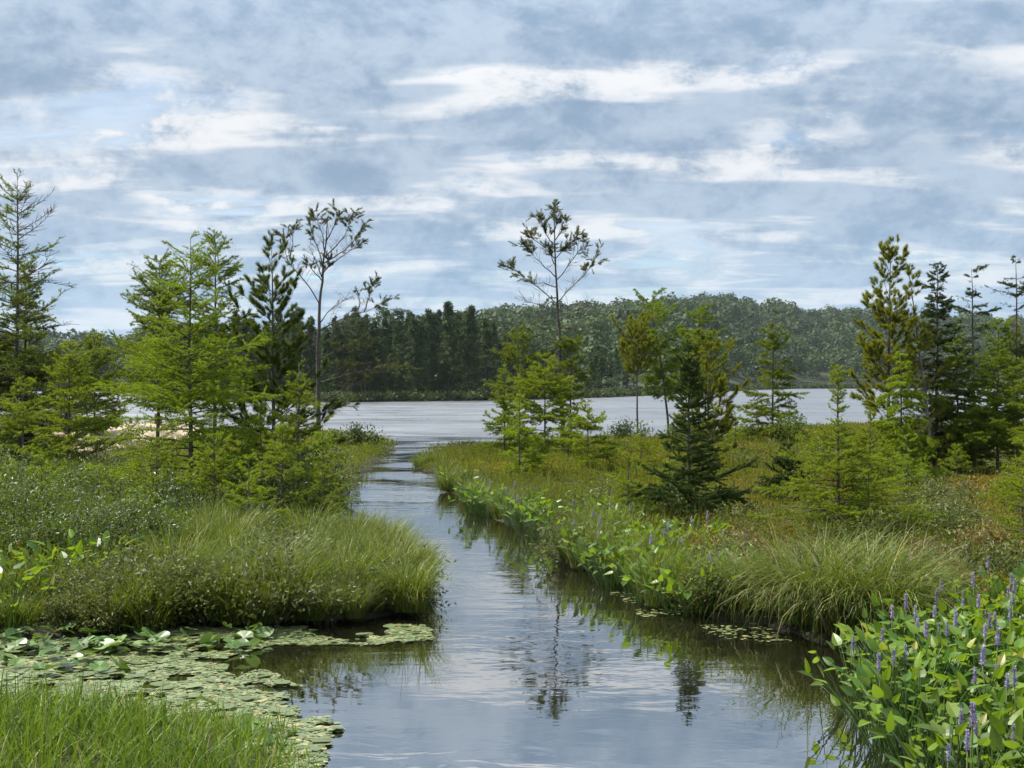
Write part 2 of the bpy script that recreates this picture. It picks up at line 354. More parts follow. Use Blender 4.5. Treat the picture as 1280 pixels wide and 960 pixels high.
# ------------------------------------------------------------------ trees
def conifer(seed, H, R, D, prof, nb, e0, e1, droop=.15, tip=.1, gap=.08, twl=.42, twa=.9, hang=.1, sp=.03, nn=6, nl=.03, spread=(.5, .8, .25),
            f0=0.0, lean=(0, 0), base=.05, tr=None, bare=None, tint=(.2, .9), wob=.02, twr=.0022, nwk=1.0, bend=1.5):
    rng = np.random.default_rng(seed); T, C = B(), B()
    px = D / 1280.0
    nw = max(.0048, .44 * px) * nwk; nl = max(nl, 1.9 * px) * 1.1; sp = .64 * max(sp, sp * px / .022)
    s = np.linspace(0, 1, 12)
    wb = np.cumsum(rng.normal(size=(12, 2)), 0) * wob * H / 12; wb -= wb[0]
    tp = np.column_stack([lean[0] * s ** bend + wb[:, 0], lean[1] * s ** bend + wb[:, 1], H * s])
    tr = tr or (.008 * H + .006)
    tube(T, tp, tr * (1 - s) ** .85 + .004, 7)
    q0, q1, wt = [], [], []
    u = np.sort(rng.random(nb)); tt = base + (1 - base) * u ** 1.05
    qs = np.linspace(0, 1, 7)
    for i, t in enumerate(tt):
        L = R * prof(t) * (.48 + .8 * rng.random() ** .8) + .04
        az = i * 2.399 + rng.normal() * .4; e = e0 + (e1 - e0) * t + rng.normal() * .12
        hor = L * qs * math.cos(e); ver = L * (math.sin(e) * qs - droop * qs ** 2 + tip * qs ** 3 * (1 + rng.normal() * .4))
        aa = az + rng.normal() * .25 * qs
        o = np.array([np.interp(t, s, tp[:, k]) for k in range(3)])
        P = o + np.column_stack([np.cos(aa) * hor, np.sin(aa) * hor, ver])
        tube(T, P, np.linspace(min(.009 * L + .002, .45 * tr), .0018, 7), 4)
        dead = bare is not None and rng.random() < bare(t)
        amount = .12 if dead else 1.0
        k = max(2, int(L / gap)); sq = rng.random(k) * .88 + .1
        Q = np.column_stack([np.interp(sq, qs, P[:, j]) for j in range(3)])
        tg = nrm(np.column_stack([np.interp(sq, qs, np.gradient(P[:, j])) for j in range(3)]))
        side = nrm(np.cross(tg, [0, 0, 1.0])) * np.where(rng.random(k) < .5, 1, -1)[:, None]
        an = twa + rng.normal(size=k) * .3
        dr = nrm(tg * np.cos(an)[:, None] + side * np.sin(an)[:, None] + np.array([0, 0, 1.0]) * (rng.normal(size=k) * .25 - hang)[:, None])
        ln = (twl * L * (1.1 - .75 * sq) * (.45 + .8 * rng.random(k)) + .05)[:, None]
        q0.append(Q); q1.append(Q + dr * ln); wt.append(np.full(k, amount))
        if f0 < .3:
            q0.append(P[1:-1]); q1.append(P[2:]); wt.append(np.full(5, amount))
        else:
            q0.append(P[-2:-1]); q1.append(P[-1:] + (P[-1:] - P[-2:-1]) * .2); wt.append(np.full(1, amount))
    q0, q1, wt = np.concatenate(q0), np.concatenate(q1), np.concatenate(wt)
    prisms(T, q0, q1, twr * max(1, px / .016) ** .5, twr * .6)
    ln = np.linalg.norm(q1 - q0, axis=1)
    cnt = np.maximum((ln * (1 - f0) / sp + rng.random(len(ln))) * wt, 0).astype(int)
    idx = np.repeat(np.arange(len(ln)), cnt)
    fr = f0 + (1 - f0) * rng.random(len(idx))
    Pn = q0[idx] + (q1 - q0)[idx] * fr[:, None]; Dn = nrm(q1 - q0)[idx]
    idx = np.repeat(np.arange(len(Pn)), nn); Pn, Dn = Pn[idx], Dn[idx]
    d = nrm(Dn * spread[0] + rng.normal(size=Pn.shape) * spread[1] * .6 + np.array([0, 0, spread[2]]))
    hue = np.clip(tint[0] + (tint[1] - tint[0]) * (rng.random(len(Pn)) * .6 + .4 * fbm(Pn[:, 0] * 3 + seed, Pn[:, 2] * 3 + Pn[:, 1])), 0, 1)
    if len(Pn): needles(C, Pn, d, nl * (.7 + .6 * rng.random(len(Pn))), nw, rng, hue)
    return T, C

cone = lambda p, k=0.0: (lambda t: (1 - t) ** p + k)
def dome(lo, peak):     # narrow below, widest at peak, round top
    return lambda t: (min(1.0, .35 + .65 * t / peak) if t < peak else max(0.05, math.sqrt(max(0, 1 - ((t - peak) / (1.02 - peak)) ** 2)))) if t > lo else .3
BARK = {'larch': 'bark', 'pine': 'bark'}

def make_tree(name, label, x, yb, yt, hw, kind, seed, group=None, mat=None, bark='bark', **kw):
    D = F_PX * (CAM_H - .1) / (yb - HOR); H = (yb - yt) * D / F_PX; R = hw * D / F_PX
    k = dict(KIND[kind]); k.update(kw); m_ = k.pop('mat')
    if 'lean' in k: k['lean'] = (k['lean'][0] * D / F_PX, k['lean'][1])
    k['nb'] = int(k['nb'] * 1.15 * (H ** .7)); k['nn'] = int(k['nn'] * 1.35)
    T, C = conifer(seed, H, R, D, **k)
    X, Y = atD(x, D)
    r = tag(empty(name, (X, Y, .03)), label, 'tree', group)
    link('trunk', T.mesh('trunk', M[bark], True), r)
    link('crown', C.mesh('crown', M[mat or m_]), r)
    return r
KIND = {
    'larch': dict(mat='larch', prof=cone(.75, .04), nb=26, e0=-.05, e1=.75, droop=.30, tip=.22, gap=.06, twl=.42, hang=.12, sp=.027, nn=6, nl=.03, bare=lambda t: .1),
    'weeping': dict(mat='larch', prof=cone(.7, .06), nb=30, e0=.0, e1=.6, droop=.55, tip=.12, gap=.05, twl=.36, hang=.45, sp=.02, nn=6, nl=.032),
    'deadlarch': dict(mat='larch_dull', prof=cone(.62, .05), nb=24, e0=-.1, e1=.7, droop=.35, tip=.42, gap=.05, twl=.34, hang=-.12, sp=.05, nn=5, nl=.03, twr=.006, bare=lambda t: .45),
    'white_pine': dict(mat='pine', prof=cone(.62, .1), nb=17, e0=.15, e1=.95, droop=.05, tip=.25, gap=.085, twl=.42, twa=.75, hang=-.25, sp=.011, nn=7, nl=.085, spread=(.9, .75, .3), f0=.40, nwk=1.0, bare=lambda t: .12 if t > .3 else .7),
    'bspruce': dict(mat='bspruce', prof=cone(.75, .05), nb=30, e0=-.35, e1=.35, droop=.15, tip=.25, gap=.045, twl=.36, hang=.12, sp=.014, nn=5, nl=.026, spread=(.8, .8, .2), nwk=1.15, bare=lambda t: .15),
    'young_spruce': dict(mat='spruce', prof=cone(.9, .02), nb=30, e0=-.05, e1=.6, droop=.12, tip=.22, gap=.045, twl=.45, twa=.75, hang=.05, sp=.011, nn=7, nl=.024, spread=(.8, .8, .3), nwk=1.2),
}
TREES = [
 # name, label, x, y base, y top, half width, kind, seed, extras  (photo pixels)
 ('tamarack_tree', 'tallest tree on the left, a nearly bare tamarack with curling branches above green larches', 20, 592, 214, 118, 'deadlarch', 11, dict(bare=lambda t: .5 if t > .4 else .2)),
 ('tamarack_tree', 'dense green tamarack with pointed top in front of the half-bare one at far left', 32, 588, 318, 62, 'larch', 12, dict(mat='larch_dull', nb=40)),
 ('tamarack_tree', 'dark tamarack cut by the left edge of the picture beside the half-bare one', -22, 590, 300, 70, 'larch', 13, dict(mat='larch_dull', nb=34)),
 ('tamarack_tree', 'slim tamarack with bare thin lower trunk in front of the pale sand bank', 86, 606, 425, 74, 'larch', 14, dict(base=.3)),
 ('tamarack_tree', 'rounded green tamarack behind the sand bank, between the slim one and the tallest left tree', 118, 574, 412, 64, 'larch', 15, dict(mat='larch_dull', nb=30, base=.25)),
 ('tamarack_tree', 'low spreading tamarack at far left with drooping boughs over the shrubs', 28, 640, 470, 90, 'larch', 16, {}),
 ('tamarack_tree', 'broad bright tamarack with straight dark trunk and thin spire, nearest tall tree of left bank', 241, 652, 292, 128, 'larch', 17, dict(prof=lambda t: (1 - t) ** .6 if t < .6 else .42 * ((1 - t) / .4) ** .5 + .04, nb=38, base=.1)),
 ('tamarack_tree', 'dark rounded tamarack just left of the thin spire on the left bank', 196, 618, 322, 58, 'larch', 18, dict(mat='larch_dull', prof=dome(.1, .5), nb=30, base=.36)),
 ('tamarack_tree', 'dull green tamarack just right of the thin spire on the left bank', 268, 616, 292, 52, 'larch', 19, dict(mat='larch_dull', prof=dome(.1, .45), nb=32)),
 ('pine_tree', 'dark green young pine with upswept plumes between tamaracks and bare-limbed pine', 342, 622, 302, 74, 'white_pine', 20, dict(mat='pine_dark', nb=19, bare=lambda t: .05)),
 ('tamarack_tree', 'small bright tamarack at the channel side of the left bank', 374, 655, 448, 72, 'larch', 21, dict(nb=30)),
 ('tamarack_tree', 'thin tamarack sapling left of a like one, right of the straight dark trunk', 302, 652, 520, 46, 'larch', 22, dict(nb=22)),
 ('tamarack_tree', 'thin tamarack sapling between its twin and the small bright channel-side tamarack', 326, 654, 500, 52, 'larch', 23, dict(nb=24)),
 ('tamarack_tree', 'low bushy tamarack reaching out over the water from the left bank', 404, 640, 530, 46, 'larch', 24, dict(nb=34)),
 ('tamarack_tree', 'bushy tamarack between the sand bank and the straight dark trunk', 166, 646, 562, 50, 'larch', 25, dict(nb=18)),
 ('tamarack_tree', 'small tamarack low among the shrubs left of the straight dark trunk', 140, 660, 588, 50, 'larch', 26, dict(nb=22)),
 ('tamarack_tree', 'low wide tamarack with bright boughs in front of the straight dark trunk', 268, 668, 540, 84, 'larch', 27, dict(nb=40)),
 ('tamarack_tree', 'low tamarack spreading over the sedge at the right end of the left bank trees', 352, 668, 528, 74, 'larch', 28, dict(nb=36)),
 ('tamarack_tree', 'low tamarack between the thicket and the straight dark trunk', 196, 668, 556, 66, 'larch', 29, dict(nb=30)),
 ('tamarack_tree', 'small tamarack at far left standing in the thicket above the broad-leaved plants', 52, 676, 566, 54, 'larch', 101, dict(nb=26)),
 ('tamarack_tree', 'low tamarack in the middle of the left thicket, nearest to the broad-leaved plants', 150, 684, 590, 50, 'larch', 102, dict(nb=26)),
 ('tamarack_tree', 'low bright tamarack at the top of the sedge, under the dark green young pine', 312, 680, 566, 60, 'larch', 103, dict(nb=30)),
 ('tamarack_tree', 'low tamarack leaning out at the channel end of the left sedge', 402, 668, 566, 50, 'larch', 104, dict(nb=28)),
 # middle group
 ('tamarack_tree', 'bright small tamarack standing just right of the tall thin pine', 734, 594, 498, 48, 'larch', 31, dict(nb=26)),
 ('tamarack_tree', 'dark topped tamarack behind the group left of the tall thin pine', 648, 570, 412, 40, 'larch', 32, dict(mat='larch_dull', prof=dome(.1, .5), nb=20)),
 ('tamarack_tree', 'dense upright tamarack hard against the left of the tall thin pine', 681, 576, 448, 44, 'larch', 33, dict(nb=24, prof=dome(.05, .4))),
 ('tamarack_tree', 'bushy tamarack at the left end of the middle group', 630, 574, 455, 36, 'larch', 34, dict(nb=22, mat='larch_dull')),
 ('tamarack_tree', 'short bright tamarack with thin stem in front of the middle group', 649, 602, 488, 36, 'larch', 35, dict(nb=26)),
 ('tamarack_tree', 'slim green tamarack clinging along the trunk of the tall thin pine', 713, 572, 418, 24, 'larch', 36, dict(nb=26, mat='larch_dull', prof=dome(.2, .7))),
 ('pine_tree', 'two-stemmed pine with bare stems and yellow-green tuft on top, at bog edge', 797, 552, 408, 32, 'white_pine', 37, dict(base=.58, prof=dome(.4, .7), bare=lambda t: 0.0, nb=13)),
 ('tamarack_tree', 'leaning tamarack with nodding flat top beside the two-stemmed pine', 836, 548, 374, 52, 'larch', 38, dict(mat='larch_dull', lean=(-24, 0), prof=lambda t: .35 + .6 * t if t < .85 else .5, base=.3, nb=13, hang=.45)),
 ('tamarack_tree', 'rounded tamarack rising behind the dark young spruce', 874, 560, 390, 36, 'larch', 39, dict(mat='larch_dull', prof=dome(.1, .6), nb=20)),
 ('pine_tree', 'bright yellow-green pine just right of the dark young spruce', 886, 596, 432, 46, 'white_pine', 40, dict(bare=lambda t: .05, nb=19, prof=dome(.1, .5))),
 ('spruce_tree', 'dark blue-green young spruce with wide skirt of low boughs', 862, 656, 424, 66, 'young_spruce', 41, dict(prof=lambda t: (1.06 if t < .25 else .58 * ((1 - t) / .76) ** .85 + .03), nb=56)),
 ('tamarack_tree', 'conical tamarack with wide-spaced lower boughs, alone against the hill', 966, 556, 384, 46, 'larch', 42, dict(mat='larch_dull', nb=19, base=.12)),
 ('tamarack_tree', 'near tamarack sapling with tall upright leader, behind the drooping sedge', 1049, 684, 456, 104, 'larch', 43, dict(prof=lambda t: (1.25 * (1 - t / .68) ** .7 if t < .66 else .08), nb=72, base=.08, hang=.05)),
 ('spruce_tree', 'small dark bushy spruce left of the near tamarack sapling', 984, 636, 552, 46, 'young_spruce', 44, dict(nb=46)),
 ('tamarack_tree', 'yellow-green weeping tamarack in front of the right-hand pines', 1127, 614, 436, 60, 'weeping', 45, dict(nb=36)),
 ('tamarack_tree', 'bushy low tamarack between the weeping one and the near sapling', 1088, 618, 510, 48, 'larch', 46, dict(nb=28)),
 ('pine_tree', 'tall yellow-green pine with plumed leader, left of the dark spire', 1112, 598, 310, 52, 'white_pine', 47, dict(nb=22, prof=cone(.45, .08), bare=lambda t: .06)),
 ('pine_tree', 'pine with pale leaning trunk between the plumed pine and the dark spire', 1168, 600, 336, 40, 'white_pine', 48, dict(lean=(-32, 0), bark='bark_grey', bare=lambda t: .1 if t > .6 else .85, nb=15, bend=1.1)),
 ('spruce_tree', 'dark pointed black spruce tallest of the right-hand spires', 1170, 596, 326, 54, 'bspruce', 49, dict(nb=40)),
 ('spruce_tree', 'scraggly black spruce with gappy club top, between the dark spire and right edge', 1216, 584, 332, 38, 'bspruce', 50, dict(nb=22, prof=lambda t: .55 + .45 * math.sin(t * 19), bare=lambda t: .45 if t > .5 else .2)),
 ('spruce_tree', 'gaunt black spruce at the right edge with one-sided top', 1271, 584, 318, 38, 'bspruce', 51, dict(nb=20, prof=lambda t: .5 + .4 * math.sin(t * 23 + 1), bare=lambda t: .5)),
 ('tamarack_tree', 'green tamarack with two thin stems near the right edge', 1247, 600, 396, 70, 'larch', 52, dict(mat='larch_dull', base=.2, nb=40)),
 ('pine_tree', 'yellowish pine top showing behind the two-stemmed tamarack', 1266, 582, 404, 36, 'white_pine', 53, dict(nb=18)),
 ('spruce_tree', 'dull green spruce filling the gap under the scraggly spire', 1196, 598, 402, 46, 'bspruce', 54, dict(mat='larch_dull', nb=36)),
 ('tamarack_tree', 'tamarack cut by the right edge of the picture', 1308, 606, 410, 60, 'larch', 55, dict(nb=34)),
 ('tamarack_tree', 'knee-high bright tamarack in the orange bog near the right edge', 1262, 640, 585, 46, 'larch', 56, dict(nb=26)),
]
for nm, lb, x, yb, yt, hw, kd, sd, ex in TREES:
    r_ = make_tree(nm, lb, x, yb, yt, hw, kd, sd, **ex)

sap = []
for i in range(3):
    T, C = conifer(200 + i, 1.0 + .3 * i, .42 + .08 * i, 24, **{k: v for k, v in dict(KIND['larch'], nb=44, prof=cone(.6, .05)).items() if k != 'mat'})
    sap.append((T.mesh('trunk', M['bark'], True), C.mesh('crown', M['larch'])))
rng = np.random.default_rng(9); n_s = 0
while n_s < 16:
    P = at(rng.uniform(570, 1290), rng.uniform(572, 690), .1)
    if edge(RIGHT, P[None])[0] < .8: continue
    r = tag(empty('tamarack_sapling', (P[0], P[1], .03), rng.random() * 6.28, rng.uniform(.6, 1.0)), 'knee-high tamarack sapling growing among the bushes of the right-hand bog', 'sapling', 'tamarack saplings of the bog')
    link('trunk', sap[n_s % 3][0], r); link('crown', sap[n_s % 3][1], r); n_s += 1

def limb_pine(name, label, D, zb, trunk, limbs, seed, mat='pine_sparse', tr=.07, nl=.065, dead=()):
    """a gaunt pine from its trunk and limbs given as offsets in the photograph's pixels at the distance D"""
    rng = np.random.default_rng(seed); T, C, W = B(), B(), B(); k = D / F_PX; px = D / 1280
    x0, y0 = trunk[0]
    loc = lambda x, y, dy=0.0: np.array([(x - x0) * k, dy, (y0 - y) * k])
    def curve(P, n=12):
        P = np.array(P); s = np.linspace(0, 1, len(P)); u = np.linspace(0, 1, n)
        c = np.column_stack([np.interp(u, s, P[:, j]) for j in range(3)])
        for _ in range(2): c[1:-1] = .25 * c[:-2] + .5 * c[1:-1] + .25 * c[2:]
        return c
    t = curve([loc(x, y) for x, y in trunk], 18); t[1:-1, :2] += rng.normal(size=(16, 2)) * .012
    tube(T, t, np.linspace(tr, .012, 18), 8)
    p0, p1 = [], []
    for L in limbs:
        pl, fs, am = L[0], L[1], L[2]
        dy = rng.uniform(-1, 1) * .6 * abs(pl[-1][0] - pl[0][0]) * k
        c = curve([loc(x, y, dy * i / max(1, len(pl) - 1)) for i, (x, y) in enumerate(pl)])
        c[1:] += np.cumsum(rng.normal(size=(11, 3)) * .012, 0)
        tube(T, c, np.linspace(max(.010, tr * .26), .004, 12), 5)
        ln = np.linalg.norm(c[-1] - c[0]); n = int(ln * 12) + 5
        u = rng.random(n) * .85 + .15
        Q = np.column_stack([np.interp(u, np.linspace(0, 1, 12), c[:, j]) for j in range(3)])
        tg = nrm(c[-1] - c[0])
        dd = nrm(tg * .8 + rng.normal(size=(n, 3)) * np.array([.6, .6, .28]) + np.array([0, 0, .15]))
        l2 = (.10 + .36 * rng.random(n)) * min(1.2, ln)
        E = Q + dd * l2[:, None]
        prisms(T, Q, E, .005, .003)
        n3 = rng.integers(2, 6, n); ii = np.repeat(np.arange(n), n3)
        Q3 = Q[ii] + (E - Q)[ii] * (rng.random(len(ii)) * .6 + .4)[:, None]
        E3 = Q3 + nrm(dd[ii] + rng.normal(size=(len(ii), 3)) * .5) * (.10 + .14 * rng.random(len(ii)))[:, None]
        prisms(T, Q3, E3, .0035, .002)
        ok = (u[ii] > fs) & (rng.random(len(ii)) < am)
        p0.append(Q3[ok]); p1.append(E3[ok])
        ok = (u > fs) & (rng.random(n) < am)
        p0.append(Q[ok] + (E - Q)[ok] * .6); p1.append(E[ok])
    p0, p1 = np.concatenate(p0), np.concatenate(p1)
    ii = np.repeat(np.arange(len(p0)), 46)
    P = p0[ii] + (p1 - p0)[ii] * (rng.random(len(ii)) * .8 + .25)[:, None]
    d = nrm(nrm(p1 - p0)[ii] * .7 + rng.normal(size=P.shape) * np.array([.7, .7, .4]) + np.array([0, 0, .2]))
    needles(C, P, d, nl * (.8 + .6 * rng.random(len(P))), .42 * px, rng, rng.random(len(P)))
    X, Y = atD(x0, D)
    r = tag(empty(name, (X, Y, zb)), label, 'tree')
    link('trunk', T.mesh('trunk', M['bark'], True), r); link('crown', C.mesh('crown', M[mat]), r)
    return r
limb_pine('pine_tree', 'tall thin pine with bare trunk and sparse flat-topped crown beside the channel', 38.0, .05,
    [(704, 572), (703, 500), (700, 430), (697, 380), (694, 330), (692, 264)],
    [([(695, 378), (672, 358), (650, 344), (639, 333)], .35, .8), ([(694, 345), (676, 330), (656, 312)], .6, .9), ([(693, 322), (678, 306), (660, 294)], .4, .9),
     ([(692, 305), (682, 290), (676, 272)], .2, .9), ([(692, 290), (694, 276), (690, 262)], .1, 1), ([(693, 300), (704, 286), (711, 276)], .3, 1),
     ([(693, 325), (706, 308), (726, 294)], .45, .9), ([(695, 380), (716, 358), (734, 344), (747, 322)], .6, .9), ([(695, 350), (712, 330), (724, 312)], .55, .4),
     ([(693, 312), (700, 312), (704, 308)], .1, 1), ([(693, 330), (690, 318), (684, 310)], .1, .7),
     ([(696, 390), (676, 380), (655, 378)], .9, .0), ([(697, 396), (720, 384), (736, 380)], .75, .15), ([(697, 360), (680, 352), (668, 352)], .9, .0), ([(698, 400), (684, 398), (662, 404)], .9, 0),
     ([(699, 425), (680, 428), (664, 442)], .9, 0), ([(699, 436), (690, 444), (686, 462)], .9, 0), ([(698, 410), (712, 408), (724, 414)], .9, 0), ([(701, 470), (712, 462), (722, 466)], .6, .2)], 61)
limb_pine('pine_tree', 'gaunt forked pine with long low limbs at the left side of the channel mouth', 42.0, .05,
    [(399, 562), (398, 500), (398, 430), (399, 385), (402, 345), (407, 310), (410, 268)],
    [([(399, 378), (384, 352), (368, 338), (358, 318), (357, 290)], .55, .7), ([(362, 322), (366, 302), (365, 288)], .5, .6), ([(402, 345), (394, 325), (384, 308)], .8, .0),
     ([(404, 330), (396, 300), (384, 268)], .55, .8), ([(406, 315), (402, 288), (394, 268)], .55, .9), ([(408, 300), (418, 282), (424, 266)], .45, .9), ([(405, 320), (424, 304), (436, 286), (440, 266)], .5, .9),
     ([(404, 328), (428, 312), (444, 296), (452, 276)], .55, .9), ([(402, 340), (426, 318), (448, 302)], .6, .3), ([(402, 342), (410, 334), (412, 322)], .2, .8), ([(403, 350), (392, 336), (386, 330)], .4, .5),
     ([(399, 412), (424, 396), (450, 388), (486, 372)], .72, 1), ([(455, 388), (463, 372), (467, 352)], .35, 1), ([(440, 394), (452, 380), (448, 366)], .5, .3), ([(399, 405), (412, 386), (436, 372)], .9, 0),
     ([(399, 420), (420, 406), (440, 402)], .9, 0), ([(398, 430), (384, 416), (372, 398)], .9, .05), ([(398, 450), (420, 440), (446, 436)], .5, .9), ([(398, 470), (420, 462), (448, 455)], .5, .8),
     ([(398, 478), (440, 466), (470, 460), (505, 462)], .55, .9), ([(398, 500), (430, 488), (460, 476)], .6, .5), ([(398, 440), (380, 432), (368, 436)], .6, .5), ([(398, 520), (420, 508), (440, 506)], .7, .6)], 62, tr=.085)

# a dead leafless sapling
b = B(); rng = np.random.default_rng(8); D_ = 40.0; k_ = D_ / F_PX
tube(b, [(0, 0, 0), (.01, 0, .8), (-.02, .01, 1.5), (0, 0, 2.1)], [.03, .025, .016, .006], 6)
X, Y = atD(909, D_)
zs = rng.random(14) * 1.3 + .6; an = rng.random(14) * 6.28; P0 = np.column_stack([0 * zs, 0 * zs, zs])
prisms(b, P0, P0 + np.column_stack([np.cos(an), np.sin(an), .5 + 0 * an]) * .14, .006, .003)
tag(link('dead_sapling', b.mesh('dead_sapling', M['bark_grey'], True)), 'bare grey pole of a dead sapling in the bog right of the dark spruce', 'tree').location = (X, Y, .03)

# ------------------------------------------------------------------ shrubs with real leaves
LEAF_V = np.array([(0, 0, 0), (.35, .5, .08), (1, 0, 0), (.35, -.5, .08)]); LEAF_F = [(0, 2, 1), (0, 3, 2)]
def shrub_mesh(seed, H, R, leaf, n_stem, n_leaf, D, upright=.5):
    rng = np.random.default_rng(seed); T, C = B(), B()
    for i in range(n_stem):
        a = rng.random() * 6.28; rr = R * math.sqrt(rng.random()); hh = H * (.6 + .45 * rng.random()) * (1 - .45 * (rr / R) ** 2)
        s = np.linspace(0, 1, 6); cx = np.column_stack([np.cos(a) * rr * (.25 + .75 * s ** 1.2), np.sin(a) * rr * (.25 + .75 * s ** 1.2), hh * s])
        cx[1:] += np.cumsum(rng.normal(size=(5, 3)) * .03 * H, 0) * np.array([1, 1, .3])
        tube(T, cx, np.linspace(.012, .003, 6) * max(.5, H), 4)
        n = n_leaf // n_stem; u = .22 + .8 * rng.random(n) ** .7
        Q = np.column_stack([np.interp(u, s, cx[:, j]) for j in range(3)]) + rng.normal(size=(n, 3)) * np.array([.09, .09, .06]) * H * (.5 + u)[:, None]
        d = nrm(rng.normal(size=(n, 3)) * .8 + np.array([np.cos(a), np.sin(a), upright]) * .8)
        y = nrm(np.cross(d, nrm(rng.normal(size=(n, 3)) * .6 + np.array([0, 0, 1.0]))))
        L = (leaf * (.7 + .6 * rng.random(n)))[:, None]
        stamp(C, LEAF_V, LEAF_F, Q, d * L, y * L * .45, np.cross(d, y) * L, rng.random(n))
    return T.mesh('stems', M['bark'], True), C.mesh('foliage', M['shrub'])
def shrub(name, label, x, yb, H, R, seed, leaf=.045, n_leaf=1800, n_stem=14, mat='shrub', group=None, z=.05):
    P = at(x, yb, .1); st, fo = shrub_mesh(seed, H, R, leaf, n_stem, n_leaf, P[1])
    fo.materials[0] = M[mat]
    r = tag(empty(name, (P[0], P[1], z)), label, 'shrub', group); link('stems', st, r); link('foliage', fo, r)
    return r
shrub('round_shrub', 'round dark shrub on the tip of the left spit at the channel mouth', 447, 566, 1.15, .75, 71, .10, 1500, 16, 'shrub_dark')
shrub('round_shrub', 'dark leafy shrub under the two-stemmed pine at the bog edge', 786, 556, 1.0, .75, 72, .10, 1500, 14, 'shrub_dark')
shrub('round_shrub', 'upright light green shrub at the foot of the lone conical tamarack', 992, 558, 1.3, .9, 73, .11, 1500, 16, 'shrub')
shrub('round_shrub', 'low green shrub right of the leaning tamarack at the bog edge', 846, 556, .75, .8, 74, .10, 1200, 12, 'shrub')
shrub('round_shrub', 'leggy green shrub left of the lone conical tamarack at the bog edge', 942, 556, .8, .8, 75, .10, 1200, 12, 'shrub')
shrub('leafy_shrub', 'tall bright leafy shrub at the left edge of the picture, below the tamaracks', 6, 664, 1.35, .8, 76, .065, 2600, 16, 'shrub')
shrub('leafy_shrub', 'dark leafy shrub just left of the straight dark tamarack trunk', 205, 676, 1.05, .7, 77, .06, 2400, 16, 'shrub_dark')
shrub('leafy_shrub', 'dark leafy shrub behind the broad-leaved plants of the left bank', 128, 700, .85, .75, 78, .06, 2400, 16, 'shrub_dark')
shrub('leafy_shrub', 'bright leafy shrub between the two dark ones of the left bank', 168, 690, .9, .6, 79, .06, 2000, 14, 'shrub')
# waist-high thicket of the left bank: one kind, four meshes
M['thicket'] = leaf_mat('thicket_leaves', (.018, .040, .005), (.09, .13, .010), (.19, .25, .012), .28, .42, .28)
protos = [shrub_mesh(80 + i, .75 + .22 * i, .62, .060, 14, 1500 + 200 * i, 17) for i in range(4)]
for st, fo in protos: fo.materials[0] = M['thicket']
rng = np.random.default_rng(17)
n_s = 0
while n_s < 120:
    x, y = rng.uniform(-60, 425), rng.uniform(616, 722)
    P = at(x, y, .1)
    if edge(LEFT, P[None])[0] < .25 or (x > 190 and y > 680) or (x > 215 and rng.random() < .6): continue
    st, fo = protos[n_s % 4]
    r = tag(empty('leatherleaf_shrub', (P[0], P[1], .05), rng.random() * 6.28, min(rng.uniform(.55, 1.1), .95 / (.75 + .22 * (n_s % 4)) if 20 < x < 215 else 2)),
            'glossy-leaved waist-high shrub in the thicket under the left bank tamaracks', 'shrub', 'glossy shrubs in the left bank thicket')
    link('stems', st, r); link('foliage', fo, r); n_s += 1

# knee-high rounded bushes of the bog and the banks
bogp = [shrub_mesh(85 + i, .5, .42, .045, 16, 1500, 20) for i in range(6)]
for i, (st, fo) in enumerate(bogp): fo.materials[0] = M[('bog_bush', 'bog_bush', 'rust_bush')[i % 3]]
def bush(i, P, sc, label, group):
    st, fo = bogp[i]
    r = tag(empty('bog_bush', (P[0], P[1], .0), rng.random() * 6.28, sc), label, 'shrub', group); link('stems', st, r); link('foliage', fo, r)
n_s = 0
while n_s < 150:
    x, y = rng.uniform(540, 1330), 540 + 230 * rng.random() ** 1.3
    P = at(x, y)
    if edge(RIGHT, P[None])[0] < -.05: continue
    k_ = rng.integers(0, 6); rust = k_ % 3 == 2
    if rust and x < 880 and rng.random() < .7: continue
    bush(k_, P, rng.uniform(.6, 1.5), 'rounded rusty brown bush in the right-hand bog' if rust else 'rounded olive green bush in the right-hand bog', 'rusty bushes of the bog' if rust else 'olive bushes of the bog'); n_s += 1
n_s = 0
while n_s < 105:
    x, y = rng.uniform(60, 515), rng.uniform(715, 792)
    P = at(x, y); e_ = edge(LEFT, P[None])[0]
    if not -.14 < e_ < (1.5 if x < 370 else .5): continue
    bush(int(rng.choice([0, 1, 3, 4])), P, rng.uniform(.6, 1.05) * (1.45 if 150 < x < 370 else 1.0), 'small-leaved bush at the foot of the sedge along the left bank water line', 'bushes at the left bank water line'); n_s += 1

